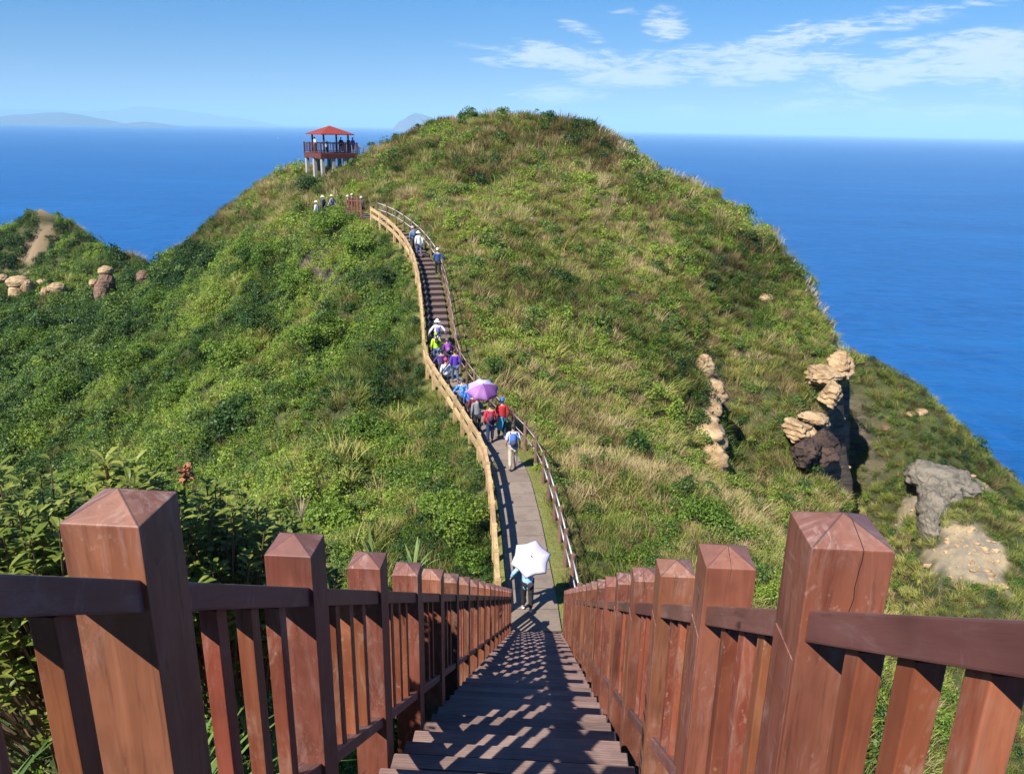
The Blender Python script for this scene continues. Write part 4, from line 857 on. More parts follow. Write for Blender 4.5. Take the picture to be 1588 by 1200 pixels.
def person(label, loc, h=1.65, head=0.0, top=WHITE, pat=None, legs=BLACK, hair=(.02, .016, .014), hat=None, hatkind=None, arms=('down', 'down'), stride=.16, sleeve='long', shoe=None, group='walkers on the path', lean=.04, vest=False, hem=0):
    t = thing('person', label, 'person', tuple(loc), head, group); k = h/1.70; r = random.Random(label)
    w_ = r.uniform(.95, 1.08)
    # skeleton, walking towards +Y
    V = []; E = []; RD = []
    def v(p, rad, par=None):
        V.append((p[0]*k, p[1]*k, p[2]*k)); RD.append(tuple(q*k for q in rad) if isinstance(rad, tuple) else rad*k)
        if par is not None: E.append((par, len(V)-1))
        return len(V)-1
    pel = v((0, 0, .93), (.135*w_, .105)); wst = v((0, lean*.3, 1.07), (.125*w_, .095), pel); chs = v((0, lean*.8, 1.25), (.155*w_, .105), wst); col_ = v((0, lean, 1.385), (.10, .075), chs)
    nk = v((0, lean+.005, 1.455), .047, col_); hd = v((0, lean+.02, 1.535), (.068, .080), nk); hd2 = v((0, lean+.022, 1.615), (.074, .088), hd); hd3 = v((0, lean+.012, 1.675), (.045, .055), hd2)
    v((0, lean+.118, 1.585), .014, hd2)                                   # nose
    A = {}
    for s, kind in ((-1, arms[0]), (1, arms[1])):
        sh = v((s*.175*w_, lean, 1.365), .052, col_)
        sw = r.uniform(-.10, .12)
        el, wr, hn = {'down': ((s*.235, -.03+sw*.4, 1.11), (s*.245, .05+sw, .88), (s*.245, .07+sw, .79)),
                      'bent': ((s*.25, -.02, 1.12), (s*.17, .20, 1.08), (s*.10, .26, 1.09)),
                      'out': ((s*.36, -.02, 1.16), (s*.43, .10, .95), (s*.46, .14, .88)),
                      'up': ((s*.25, .07, 1.12), (s*.17, .17, 1.32), (s*.14, .18, 1.39))}[kind]
        e_ = v(el, .041, sh); wv_ = v(wr, .029, e_); d = (Vector(hn)-Vector(wr)).normalized(); hp = v(tuple(Vector(wr)+d*.055), (.034, .018), wv_)
        A[s] = (sh, e_, wv_)
        fx = Vector((0, 1, 0)) if abs(d.y) < .8 else Vector((0, 0, 1)); fx = (fx-d*fx.dot(d)).normalized(); inw = Vector((-s, 0, 0)); inw = (inw-d*inw.dot(d)).normalized()
        for q, ln in ((-.026, .050), (-.009, .062), (.009, .058), (.025, .046)):
            b0 = Vector(wr)+d*.085+fx*q; f1 = v(tuple(b0), .009, hp); v(tuple(b0+d*ln*.7+inw*.018), .0075, f1)
        th = v(tuple(Vector(wr)+d*.05+fx*.042+inw*.012), .011, wv_); v(tuple(Vector(wr)+d*.085+fx*.056+inw*.024), .009, th)
    Lg = {}
    for s in (-1, 1):
        f = stride*s*(1 if r.random() < .5 else -1) if s == -1 else -Lg[-1][3]
        hp = v((s*.088*w_, 0, .86), .082, pel); kn = v((s*.098, f*.55+.02, .49), .057, hp); an = v((s*.10, f-.02, .09+max(0, -f)*.35), .038, kn)
        tz = .035+max(0, -f)*.1; to = v((s*.105, f+.11, tz), (.042, .030), an); Lg[s] = (hp, kn, an, f, to)
    skin_obj('body', V, E, RD, M_SKIN, t, 1, pel)
    g = lambda i: V[i]
    def gr(i, a, b=0):
        q = RD[i]; q = q if isinstance(q, tuple) else (q, q); return (q[0]*a+b, q[1]*a+b)
    # upper garment
    ids = [pel, wst, chs, col_]; vv = [(V[pel][0], V[pel][1], V[pel][2]-.05*k)]+[g(i) for i in ids[1:]]; rd = [gr(pel, 1.14, .012), gr(wst, 1.2, .014), gr(chs, 1.13, .012), gr(col_, 1.12, .010)]; ee = [(0, 1), (1, 2), (2, 3)]
    if hem:
        vv.append((V[pel][0], V[pel][1], V[pel][2]-(.05+hem)*k)); rd.append(gr(pel, 1.18, .016)); ee.append((0, 4))
    if not vest:
        for s in (-1, 1):
            sh, e_, wv_ = A[s]; n = len(vv); vv += [g(sh), g(e_)]; rd += [gr(sh, 1.15, .010), gr(e_, 1.2, .012)]; ee += [(3, n), (n, n+1)]
            if sleeve == 'long':
                p = Vector(g(e_)).lerp(Vector(g(wv_)), .96); vv.append(tuple(p)); rd.append((.044*k, .044*k)); ee.append((n+1, n+2))
    skin_obj('jacket' if not vest else 'vest', vv, ee, rd, cloth(top, pat), t, 1, 1)
    vv = [(V[pel][0], V[pel][1], V[pel][2]-.01)]; rd = [gr(pel, 1.05, .008)]; ee = []
    for s in (-1, 1):
        hp, kn, an, f, to = Lg[s]; n = len(vv); p = Vector(g(kn)).lerp(Vector(g(an)), .90); vv += [g(hp), g(kn), tuple(p)]; rd += [gr(hp, 1.10, .008), gr(kn, 1.18, .012), (.062*k, .062*k)]; ee += [(0, n), (n, n+1), (n+1, n+2)]
    skin_obj('trousers', vv, ee, rd, cloth(legs), t, 1, 0)
    for s in (-1, 1):
        hp, kn, an, f, to = Lg[s]; a, b = Vector(g(an)), Vector(g(to)); he = a+Vector((0, -.045, -.035))*k
        skin_obj('shoe', [tuple(he), tuple((a+b)/2-Vector((0, 0, .012))), tuple(b)], [(0, 1), (1, 2)], [(.046*k, .040*k), (.050*k, .038*k), (.047*k, .028*k)], shoe or M_SHOE, t, 1, 0)
    hc = Vector(g(hd2)); hr = Vector((.088, .103, .10))*k
    def dome(name, mat, r3, off, zmin, brim=0, seg=16):
        VV = []; FF = []; rings = 7
        for i in range(rings+1):
            th = (math.pi*.5)*(i/rings); z = math.cos(th); q = math.sin(th); zz = z if i < rings else zmin
            for j in range(seg): a = 2*math.pi*j/seg; VV.append((r3.x*q*math.cos(a), r3.y*q*math.sin(a), r3.z*zz*1.0))
        if zmin < 0:
            for i in range(1, 3):
                f = 1-.16*i
                for j in range(seg): a = 2*math.pi*j/seg; VV.append((r3.x*f*math.cos(a), r3.y*f*math.sin(a)-.01, r3.z*zmin*(1+.5*i)))
            rings += 2
        if brim:
            for i in range(1, 3):
                f = 1+brim*i/2
                for j in range(seg): a = 2*math.pi*j/seg; VV.append((r3.x*f*math.cos(a), r3.y*f*math.sin(a), r3.z*(-.02-.12*i)))
            rings += 2
        for i in range(rings):
            for j in range(seg): FF.append((i*seg+j, (i+1)*seg+j, (i+1)*seg+(j+1) % seg, i*seg+(j+1) % seg))
        o = mesh_obj(name, VV, FF, mat, t, smooth=True, loc=tuple(hc+off)); m = o.modifiers.new('thick', 'SOLIDIFY'); m.thickness = .006*k; return o
    dome('hair', simple('hair', hair, .55, .3, 60), hr, Vector((0, -.006, .005))*k, -.38)
    if hat:
        dome('hat', cloth(hat), hr*1.12, Vector((0, 0, .025))*k, -.02 if hatkind == 'brim' else -.28, .75 if hatkind == 'brim' else 0)
    return t
def backpack(label, p, c, c2=None, w_=.30, h_=.44, d_=.17, z=1.20, group='bags carried by the walkers', dy=-.19):
    k = 1; M0 = Matrix.Translation(p.location) @ Matrix.Rotation(p.rotation_euler.z, 4, 'Z'); q = M0 @ Vector((0, dy, z))
    t = thing('backpack', label, 'backpack', tuple(q), p.rotation_euler.z, group); t['category'] = 'backpack'
    def part(nm, sx, sy, sz, loc, c):
        bm = bmesh.new(); bmesh.ops.create_cube(bm, size=1); bmesh.ops.scale(bm, vec=(sx, sy, sz), verts=bm.verts)
        for v in bm.verts:
            if v.co.z > 0: v.co.x *= .8; v.co.y = v.co.y*.7+.02
        bmesh.ops.bevel(bm, geom=bm.edges[:], offset=min(sx, sy, sz)*.3, segments=3, affect='EDGES')
        me = bpy.data.meshes.new(nm); bm.to_mesh(me); bm.free(); me.materials.append(cloth(c)); me.polygons.foreach_set('use_smooth', [True]*len(me.polygons))
        o = bpy.data.objects.new(nm, me); col.objects.link(o); o.parent = t; o.location = loc; return o
    mb = part('main_bag', w_, d_, h_, (0, 0, 0), c); part('pocket', w_*.72, d_*.45, h_*.45, (0, -d_*.5, -h_*.2), c2 or c).parent = mb
    for s in (-1, 1):
        o = tube('strap', [(s*.10, d_*.3, h_*.40), (s*.12, d_*.3+.10, h_*.52), (s*.12, d_*.3+.24, h_*.40), (s*.13, d_*.3+.26, h_*.1), (s*.13, d_*.3+.12, -h_*.35)], .016, cloth(c2 or c), None, 6); o.parent = t
    return t
def umbrella(label, tip, axis, rad, hand, panels, cols, droop=.30, spin=0):
    """canopy of sewn panels; axis points from the hand towards the tip"""
    tip = Vector(tip); ax = Vector(axis).normalized(); t = thing('umbrella', label, 'umbrella', tuple(tip), 0, 'umbrellas held by walkers')
    x = ax.cross(Vector((0, 1, 0))).normalized(); y = ax.cross(x); NR = 6; SUB = 4; mats = [simple('umbrella_cloth', c, .6, .06, 6) for c in cols]
    me = bpy.data.meshes.new('canopy'); V = []; F = []; MI = []
    n = panels*SUB
    for i in range(NR+1):
        s = i/NR
        for j in range(n):
            a = spin+2*math.pi*j/n; ph = (j % SUB)/SUB; cut = 1-(1-math.cos(math.pi/panels))*math.sin(math.pi*ph)-.07*s*math.sin(math.pi*ph)
            rr = rad*math.sin(s*1.25)/math.sin(1.25)*cut; dz = -rad*droop*(1-math.cos(s*1.25))/(1-math.cos(1.25))*1.15
            V.append(x*rr*math.cos(a)+y*rr*math.sin(a)+ax*dz)
    for i in range(NR):
        for j in range(n):
            F.append((i*n+j, i*n+(j+1) % n, (i+1)*n+(j+1) % n, (i+1)*n+j)); MI.append(j//SUB)
    me.from_pydata([tuple(v) for v in V], [], F)
    for m_ in mats: me.materials.append(m_)
    for p, k in zip(me.polygons, MI): p.material_index = k % len(mats); p.use_smooth = True
    o = bpy.data.objects.new('canopy', me); col.objects.link(o); o.parent = t; md = o.modifiers.new('thick', 'SOLIDIFY'); md.thickness = .004
    steel = simple('umbrella_steel', (.3, .3, .32), .3)
    hv = Vector(hand)-tip
    tube('shaft', [ax*.05, hv.normalized()*(hv.length-.08) if False else hv*.96], .008, steel, None, 6).parent = t
    tube('handle', [hv*.93, hv*1.04], .016, simple('umbrella_handle', (.03, .03, .03), .4), None, 8).parent = t
    for j in range(panels):
        a = spin+2*math.pi*j/panels; pts = []
        for i in range(NR+1):
            s = i/NR; rr = rad*math.sin(s*1.25)/math.sin(1.25)*1.0; dz = -rad*droop*(1-math.cos(s*1.25))/(1-math.cos(1.25))*1.15
            pts.append(x*rr*math.cos(a)+y*rr*math.sin(a)+ax*(dz-.007))
        tube('rib', pts, .004, steel, None, 5).parent = o
    tube('ferrule', [ax*.0, ax*.06], .012, simple('ferrule', (.04, .03, .08), .4), None, 8).parent = t
    return t
gp = ground_on_path
head_at = lambda p, k=1.0: Vector((p.x, p.y, p.z+k))
p1 = person('person in light blue top and black trousers under a white umbrella near the stair foot', gp(817, 947), 1.60, .0, (.33, .56, .85), legs=BLACK, arms=('out', 'up'), shoe=M_WSHOE, stride=.10, hat=None, hem=.24)
u0 = Vector(P(824, 863, 16.85)); umbrella('white umbrella tilted back over the person nearest the stairs', u0, (.05, -.74, .86), .50, p1.location+Vector((.14, .20, 1.36)), 6, [(.62, .60, .68), (.66, .64, .71), (.58, .55, .66), (.52, .46, .60)], .30, .35)  # alternating lilac-white tones paint some shading into the panels
p2 = person('man in pale lilac shirt and beige trousers wearing a blue backpack', gp(795, 729), 1.72, .12, (.60, .58, .72), legs=BEIGE, hair=(.035, .03, .03), sleeve='short', stride=.14)
backpack('blue and dark backpack with orange top on the man in beige trousers', p2, (.05, .14, .42), (.06, .06, .10), .30, .46, .18, 1.22)
p3 = person('person in red jacket and navy trousers with a dark red backpack', gp(760, 687), 1.62, .2, (.62, .03, .05), legs=(.02, .035, .10), hair=(.05, .02, .015), stride=.12)
backpack('dark red and black backpack on the person in the red jacket', p3, (.25, .02, .06), (.04, .02, .05), .28, .38, .16, 1.14)
p4 = person('person in grey jacket and black trousers beneath the purple umbrella', gp(740, 674), 1.58, .3, (.20, .20, .22), legs=BLACK, hair=(.06, .025, .02), arms=('down', 'up'), stride=.1)
umbrella('purple umbrella with sunlight painted into its pale lilac panels, held over the grey and red jackets', P(749, 596, 28.6), (.10, -.42, 1), .64, p4.location+Vector((.13, .16, 1.36)), 8, [(.27, .11, .31), (.15, .05, .19), (.17, .06, .21), (.38, .33, .50), (.50, .47, .64), (.52, .49, .66), (.42, .33, .50), (.33, .14, .36)], .42, 1.2)  # sunlit and shaded sides of the canopy are put into the panel colours
p5 = person('person in dark red vest and blue cap walking beside the right fence', gp(778, 681), 1.66, .2, (.42, .02, .025), legs=(.015, .03, .08), hat=(.04, .16, .60), hatkind='cap', stride=.17)
o = tube('walking_stick', [p5.location+Vector((.27, .12, 0)), p5.location+Vector((.25, .06, .92))], .014, simple('stick', (.10, .07, .05), .5), None, 8); tag(o, 'thin brown walking stick in the right hand of the person in the red vest', 'walking stick')
o = mesh_obj('tied_jacket', *(lambda V, F: (V, F))([(p5.location+Vector(q)) for q in ((-.20, -.14, .98), (.02, -.17, .98), (.06, -.17, .80), (.02, -.16, .52), (-.10, -.15, .46), (-.22, -.13, .62), (-.20, -.20, .97), (.02, -.23, .97), (.08, -.23, .80), (.03, -.21, .50), (-.10, -.20, .44), (-.24, -.18, .62))], [(0, 1, 2, 3, 4, 5), (11, 10, 9, 8, 7, 6)]+[(a, (a+1) % 6, 6+(a+1) % 6, 6+a)[::-1] for a in range(6)]), cloth((.03, .32, .50))); tag(o, 'teal jacket hanging behind the person in the red vest', 'jacket')
p6 = person('person in maroon top half hidden under the purple umbrella', gp(735, 664), 1.55, .3, (.16, .02, .04), legs=BLACK, hair=(.05, .02, .015))
p7 = person('grey-haired person in blue and white patterned jacket by the pine fence', gp(717, 644), 1.62, .3, (.03, .16, .62), pat=(.25, .50, .85), legs=DGREY, hair=(.10, .10, .10), arms=('out', 'down'))
p8 = person('person in bright blue jacket right behind the patterned jacket', gp(728, 650), 1.50, .3, (.03, .10, .50), pat=(.12, .3, .8), legs=(.03, .025, .03), hair=(.03, .02, .02))
p9 = person('person in white jacket, pink hat and black trousers', gp(692, 609), 1.60, .35, (.66, .68, .80), legs=BLACK, hat=(.55, .04, .16), hatkind='cap')
o = tube('shoulder_bag', [p9.location+Vector(q) for q in ((.12, -.06, 1.38), (-.02, -.17, 1.22), (-.14, -.15, 1.02), (-.16, -.16, .90))], .03, cloth(BLACK), None, 8); tag(o, 'black bag slung across the white jacket of the person in the pink hat', 'bag')
p10 = person('person in violet jacket and blue jeans beside the person in the pink hat', gp(706, 594), 1.62, .35, (.10, .03, .38), legs=JEANS, hair=(.05, .018, .012))
p11 = person('person in dark purple clothes squeezed along the pine fence', gp(685, 592), 1.55, .35, (.07, .03, .16), legs=DGREY, arms=('out', 'down'), hair=(.03, .02, .02))
p12 = person('person with grey hair and dark clothes wearing a purple backpack', gp(694, 574), 1.58, .35, (.10, .03, .16), legs=DGREY, hair=(.12, .11, .11), arms=('down', 'out'))
backpack('purple backpack on the grey-haired person', p12, (.22, .05, .30), (.25, .12, .30), .30, .42, .17, 1.18)
p13 = person('person in neon yellow-green jacket and blue jeans', gp(677, 566), 1.60, .3, (.50, .85, .02), legs=(.10, .15, .28), hat=(.35, .45, .05), hatkind='cap', shoe=M_WSHOE)
backpack('small black backpack on the person in neon yellow', p13, BLACK, DGREY, .20, .28, .12, 1.28)
p14 = person('person in white hooded top and white hat at the foot of the hill steps', gp(679, 547), 1.68, .25, WHITE, legs=(.5, .5, .55), hat=(.80, .82, .85), hatkind='brim', arms=('out', 'out'))
backpack('small violet backpack on the person in the white hooded top', p14, (.15, .10, .35), (.08, .06, .2), .24, .34, .14, 1.18)
p15 = person('person in navy jacket and white hat climbing along the metal rail', gp(679, 428), 1.62, .15, (.02, .06, .22), legs=BLACK, hat=WHITE, hatkind='cap', arms=('down', 'out'))
p16 = person('person in white top and white hat high on the hill steps', gp(650, 400), 1.62, .5, WHITE, legs=(.10, .12, .22), hat=(.82, .84, .86), hatkind='brim')
p17 = person('person in grey-blue jacket and pink hat beside the white-topped climber', gp(641, 391), 1.60, .5, (.16, .20, .30), legs=DGREY, hat=(.75, .35, .42), hatkind='cap')
backpack('slate blue backpack on the climber in the pink hat', p17, (.10, .15, .28), (.06, .09, .18), .30, .44, .17, 1.2)
# walkers whose heads show over the bushes by the barrier
UP = 'people waiting behind the bushes at the top of the steps'
def up_person(label, px, py, Y, **kw):
    p = Vector(P(px, py, Y)); h = kw.get('h', 1.62); p.z -= h; return person(label, p, head=kw.pop('head', 1.2), group=UP, **kw)
up_person('person in white with a white sun hat, lowest of the group behind the bushes', 491, 312.5, 62, top=WHITE, hat=(.85, .85, .86), hatkind='brim', legs=DGREY)
up_person('person with a bulky white hat and dark blue top in the group behind the bushes', 501, 304.5, 63, top=(.04, .06, .12), hat=(.86, .86, .84), hatkind='brim', legs=DGREY)
up_person('person in straw hat and navy-and-white top in the group behind the bushes', 515, 303, 63, top=(.10, .12, .35), pat=(.7, .7, .75), hat=(.80, .66, .36), hatkind='brim', legs=DGREY, arms=('out', 'out'))
up_person('person in grey hat standing left of the dark slatted barrier', 540, 304, 62, top=(.20, .03, .03), hat=(.6, .6, .62), hatkind='cap', legs=DGREY)
up_person('person in tan hat standing behind the dark slatted barrier', 546.5, 301.5, 62.5, top=(.12, .03, .03), hat=(.6, .48, .33), hatkind='cap', legs=DGREY)
up_person('person in grey top where the pine fence meets the slatted barrier', 561, 306, 60.5, top=(.35, .35, .38), hat=(.55, .53, .52), hatkind='cap', legs=DGREY)
PV = 'people on the pavilion deck'
def pav_person(label, u, v_, **kw): return person(label, PAVW(u, v_, 0), group=PV, **kw)
pav_person('person with long dark hair and white top leaning on the left railing of the pavilion', -1.55, .55, top=WHITE, hair=(.01, .01, .01), head=2.2, legs=DGREY)
pav_person('person in black standing in the middle of the pavilion', .85, -.9, top=BLACK, hair=(.01, .01, .01), head=.3)
pav_person('person in dark clothes near the pavilion stairs, left of the one in purple', 1.55, -1.35, top=(.02, .03, .06), head=.9)
pav_person('person in bright purple top at the right railing of the pavilion', 1.95, -1.62, top=(.22, .08, .55), head=.9)
pav_person('person in white crouching near the front corner of the pavilion railing', -1.0, -1.2, h=1.2, top=WHITE, hat=WHITE, hatkind='cap', head=3.0)

# ------------------------------------------------------------------ single plants
def add_tint(me, v):
    a = me.attributes.new('tint', 'FLOAT', 'POINT'); a.data.foreach_set('value', np.full(len(me.vertices), v, np.float32))
M_BUSH = leaf_mat('bush_leaves', *G_SHRUB, obj_tint=True); M_BUSHD = leaf_mat('dark_bush_leaves', *G_DARK, obj_tint=True)
M_GLOSS = leaf_mat('glossy_leaves', (.055, .085, .012), (.16, .215, .035), (.36, .38, .08), .40, .42, obj_tint=True); M_BLADE = leaf_mat('strap_leaves', (.05, .10, .03), (.13, .22, .06), (.30, .38, .12), .3, .4, obj_tint=True)
M_STEM = simple('plant_stem', (.16, .10, .055), .8); M_FLOW = simple('withered_flower', (.33, .13, .06), .8, .3, 40); M_TRUNK = simple('bark', (.09, .065, .045), .9)
def bush(label, px, py, Y, rad, hgt, n=2600, mat=None, tint=.5, leaf=.12, cat='bush', group=None, lobes=9, name='bush'):
    """(px, py) is the middle of the crown; it stands on the ground under it"""
    if Y is None:
        g = hit(px, py+.45*hgt*FPX/max(hit(px, py).y, 5)*.9, 12); p = Vector((g.x, g.y, float(ground_z(g.x, g.y)[0])+hgt))
    else: p = Vector(P(px, py, Y)); p.z += hgt*.5
    gz = float(ground_z(p.x, p.y)[0]); z0 = p.z-hgt; t = thing(name, label, cat, (p.x, p.y, min(z0, gz)), 0, group)
    r = np.random.default_rng(int(px*7+py)); Vg, Fg = clump_geo(r, n, rad, hgt, leaf, leaf*.58, lobes); Vg[:, 2] += max(0, z0-min(z0, gz))
    me = np_mesh('crown', Vg, Fg, mat or M_BUSH); add_tint(me, tint); o = bpy.data.objects.new('crown', me); col.objects.link(o); o.parent = t
    H = max(.3, z0-min(z0, gz)+hgt*.55); V = []; F = []
    tr = []
    for k in range(4):
        a = k*1.7+px; tr.append([(0, 0, -.3), (math.cos(a)*rad*.12, math.sin(a)*rad*.12, H*.45), (math.cos(a)*rad*.42, math.sin(a)*rad*.42, H)])
    n0 = 0
    for pts in tr:
        pts = [Vector(q) for q in pts]
        for i, q in enumerate(pts):
            for j in range(6): an = j*math.pi/3; rr = rad*.05*(1-.35*i); V.append((q.x+rr*math.cos(an), q.y+rr*math.sin(an), q.z))
        for i in range(2):
            for j in range(6): F.append((n0+i*6+j, n0+i*6+(j+1) % 6, n0+(i+1)*6+(j+1) % 6, n0+(i+1)*6+j))
        n0 += 18
    mesh_obj('trunk', V, F, M_TRUNK, t, smooth=True); return t
bush('bright green leafy bush beside the pine fence', 702, 805, None, 1.15, 1.7, 5600, M_BUSH, .62, .085)
bush('dark green rounded bush in the grass right of the brown fence', 1090, 803, None, .95, 1.15, 3600, M_BUSH, .42, .09)
bush('dark green bush below the bright one beside the pine fence', 735, 868, None, .5, .9, 1500, M_BUSH, .35, .08)
GB = 'dark shrubs on the skyline of the hill'
bush('largest dark shrub on the skyline right of the pavilion', 611, 219, 86, 1.0, 1.5, 900, M_BUSHD, .30, .22, 'shrub', GB, 6, 'shrub')
bush('low dark shrub on the skyline just right of the pavilion stairs', 583, 229, 88, .8, 1.0, 600, M_BUSHD, .3, .2, 'shrub', GB, 5, 'shrub')
bush('grey-green shrub standing out on the skyline left of the summit', 727, 184, 83, .9, 1.1, 700, M_BUSHD, .25, .2, 'shrub', GB, 5, 'shrub')
GV = 'large shrubs on the left slope'
for k, (px, py, r_, h_, tn, lb) in enumerate(((352, 560, 1.9, 2.2, .60, 'bright green shrub in the middle of the left slope'), (345, 660, 1.9, 2.2, .22, 'broad dark green shrub with feathery foliage on the lower left slope'),
        (290, 610, 1.5, 1.8, .45, 'mid green shrub left of the bright one on the left slope'), (470, 440, 1.6, 1.9, .48, 'rounded green shrub high on the left slope below the pavilion'), (520, 352, 1.5, 1.9, .50, 'leafy shrub below the hats of the waiting group'),
        (610, 430, 1.1, 1.5, .25, 'dark shrub left of the steep middle part of the steps'), (488, 292, 1.8, 1.5, .15, 'dark shrub patch below the pavilion legs'), (100, 620, 2.6, 2.8, .38, 'broad shrub crown in the middle of the dark valley'),
        (190, 560, 2.3, 2.5, .45, 'shrub crown above the brown gap at the valley edge'), (520, 800, .9, 1.2, .60, 'yellow-green shrub behind the second left railing post'), (420, 400, 1.6, 1.8, .35, 'dark green shrub high on the left slope toward the sea'),
        (480, 520, 1.5, 1.8, .55, 'yellow-green shrub between the steps and the bright shrub'), (395, 500, 1.5, 1.8, .30, 'dark green shrub above the bright one on the left slope'), (560, 390, 1.3, 1.6, .58, 'light green shrub just below the bend of the pine fence'),
        (60, 530, 2.6, 2.6, .42, 'rounded tree crown in the valley below the pale boulders'), (250, 470, 2.0, 2.3, .35, 'dark shrub crown right of the tall rock pillar'), (560, 670, 1.2, 1.3, .35, 'dark shrub in the long grass left of the umbrellas'))):
    bush(lb, px, py, None, r_, h_, 3000, M_BUSH if tn > .3 else M_BUSHD, tn, .07+.10*r_/2, 'shrub', GV, 11, 'shrub')
def rosette_plant(label, px, py, Y, rad, hgt, shoots, ll=.085, tint=.55, flower=False, group='glossy-leaved bushes beyond the left railing'):
    """leaf rosettes at the ends of woody shoots"""
    p = Vector(P(px, py, Y)); gz = float(ground_z(p.x, p.y)[0]); base = min(gz, p.z-hgt); H = p.z-base; t = thing('leafy_bush', label, 'bush', (p.x, p.y, base), 0, group); r = np.random.default_rng(int(px*3+1))
    V = []; F = []; SV = []; SF = []; n0 = 0; s0 = 0
    for k in range(shoots):
        a = r.random()*6.283; q = rad*math.sqrt(r.random()); top = H-hgt*.75*(q/rad)**2*r.uniform(.5, 1.2)-r.uniform(0, hgt*.55); tip = np.array([q*math.cos(a), q*math.sin(a), top]); bs = np.array([tip[0]*.35, tip[1]*.35, max(0, top-r.uniform(.5, .9))])
        mid = (tip+bs)/2+np.array([tip[0]*.15, tip[1]*.15, 0]); dr = unit((tip-mid)[None])[0]
        for i, c in enumerate((bs, mid, tip)):
            for j in range(4): an = j*math.pi/2; rr = .008*(1-.3*i); SV.append((c[0]+rr*math.cos(an), c[1]+rr*math.sin(an), c[2]))
        for i in range(2):
            for j in range(4): SF.append((s0+i*4+j, s0+i*4+(j+1) % 4, s0+(i+1)*4+(j+1) % 4, s0+(i+1)*4+j))
        s0 += 12
        nl = r.integers(9, 15)
        for l_ in range(nl):
            f = r.random()**1.5; c = tip*(1-f*.45)+mid*(f*.45); a2 = l_*2.4+r.random(); u = np.array([math.cos(a2), math.sin(a2), 0.0]); d = unit((u*(.75+.3*r.random())+dr*(.25+.7*r.random()*(1-f)))[None])[0]
            L_ = ll*r.uniform(.7, 1.3); W_ = L_*.40; sdv = unit(np.cross(d, np.array([0, 0, 1.0]))[None])[0]; up = np.cross(sdv, d)
            b0 = c; b1 = c+d*L_*.35; b2 = c+d*L_*.75-up*L_*.04; b3 = c+d*L_-up*L_*.14
            V += [b0, b1-sdv*W_*.33+up*W_*.14, b1, b1+sdv*W_*.33+up*W_*.14, b2-sdv*W_*.5+up*W_*.12, b2, b2+sdv*W_*.5+up*W_*.12, b3]
            F += [(n0, n0+2, n0+1, n0+1), (n0, n0+3, n0+2, n0+2), (n0+1, n0+2, n0+5, n0+4), (n0+2, n0+3, n0+6, n0+5), (n0+4, n0+5, n0+7, n0+7), (n0+5, n0+6, n0+7, n0+7)]; n0 += 8
    F = [tuple(dict.fromkeys(f)) for f in F]
    o = mesh_obj('leaves', V, F, M_GLOSS, t); add_tint(o.data, tint); mesh_obj('stems', SV, SF, M_STEM, t)
    if flower:
        r2 = random.Random(4); VV = []; FF = []; c = Vector((0, 0, H+.03)); m_ = 0
        for k in range(60):
            d = Vector((r2.gauss(0, 1), r2.gauss(0, 1), r2.gauss(0, .9))).normalized(); a = d.cross(Vector((0, 0, 1))).normalized(); q = c+d*r2.uniform(.01, .045); VV += [q-a*.012, q+d*.02+a*.0, q+a*.012, q-d*.012]; FF.append((m_, m_+1, m_+2, m_+3)); m_ += 4
        mesh_obj('dead_flower_head', VV, FF, M_FLOW, t)
    return t
rosette_plant('glossy-leaved bush at the left picture edge above the railing', 12, 722, 2.9, .55, .7, 150, .075, .62)
rosette_plant('tall sprig of glossy leaves left of the nearest left post', 128, 742, 3.1, .55, .65, 150, .075, .66)
rosette_plant('upright leafy sprig behind the nearest left post', 186, 706, 3.4, .32, .6, 60, .075, .75)
rosette_plant('bush with a withered brown flower head right of the nearest left post', 288, 742, 3.6, .50, .7, 150, .07, .66, True)
rosette_plant('darker bush with upright shoots between the first two left posts', 340, 752, 4.0, .50, .8, 170, .075, .55)
rosette_plant('low bushy mass in front of the second left post', 395, 800, 4.4, .5, .7, 150, .07, .5)
rosette_plant('low glossy bush under the left railing at the picture edge', 40, 800, 3.3, .6, .8, 170, .075, .62)
def blade_plant(name, label, pos, n, ln, wd, spread, mat, tint, cat, arch=.35, seed=1, z=None):
    t = thing(name, label, cat, tuple(pos)); r = random.Random(seed); V = []; F = []; m_ = 0
    for k in range(n):
        a = r.random()*6.283; L_ = ln*r.uniform(.6, 1.1); sp = spread*r.uniform(.3, 1.2); u = Vector((math.cos(a), math.sin(a), 0)); sdv = Vector((-u.y, u.x, 0)); w_ = wd*r.uniform(.7, 1.2)
        for i in range(7):
            s = i/6; c = u*(sp*L_*s**1.4)+Vector((0, 0, L_*(s*(1-.2*sp)-arch*sp*s**3))); ww = w_*(.55+.9*s-1.45*s**2.2) if s < 1 else .0; V += [c-sdv*max(ww, .001)/2+Vector((0, 0, ww*.15)), c, c+sdv*max(ww, .001)/2+Vector((0, 0, ww*.15))]
        for i in range(6):
            for j in range(2): F.append((m_+3*i+j, m_+3*i+j+1, m_+3*i+4+j, m_+3*i+3+j))
        m_ += 21
    o = mesh_obj('blades', V, F, mat, t, smooth=True); add_tint(o.data, tint); return t
def gpos(px, py, Y, dz=0):
    p = Vector(P(px, py, Y)); p.z = p.z-dz; return p
blade_plant('strap_leaf_plant', 'plant with one tall broad pale green blade behind the third left post', gpos(577, 880, 8.6, 0), 5, .62, .075, .25, M_BLADE, .75, 'plant', seed=5)
blade_plant('strap_leaf_plant', 'spreading pale strap-leaved plant behind the fourth left post', gpos(642, 900, 11, 0), 8, .75, .07, .75, M_BLADE, .8, 'plant', seed=8)
M_FAN = leaf_mat('dead_fan', (.30, .22, .13), (.42, .33, .20), (.55, .45, .30), .2, .8, obj_tint=True)
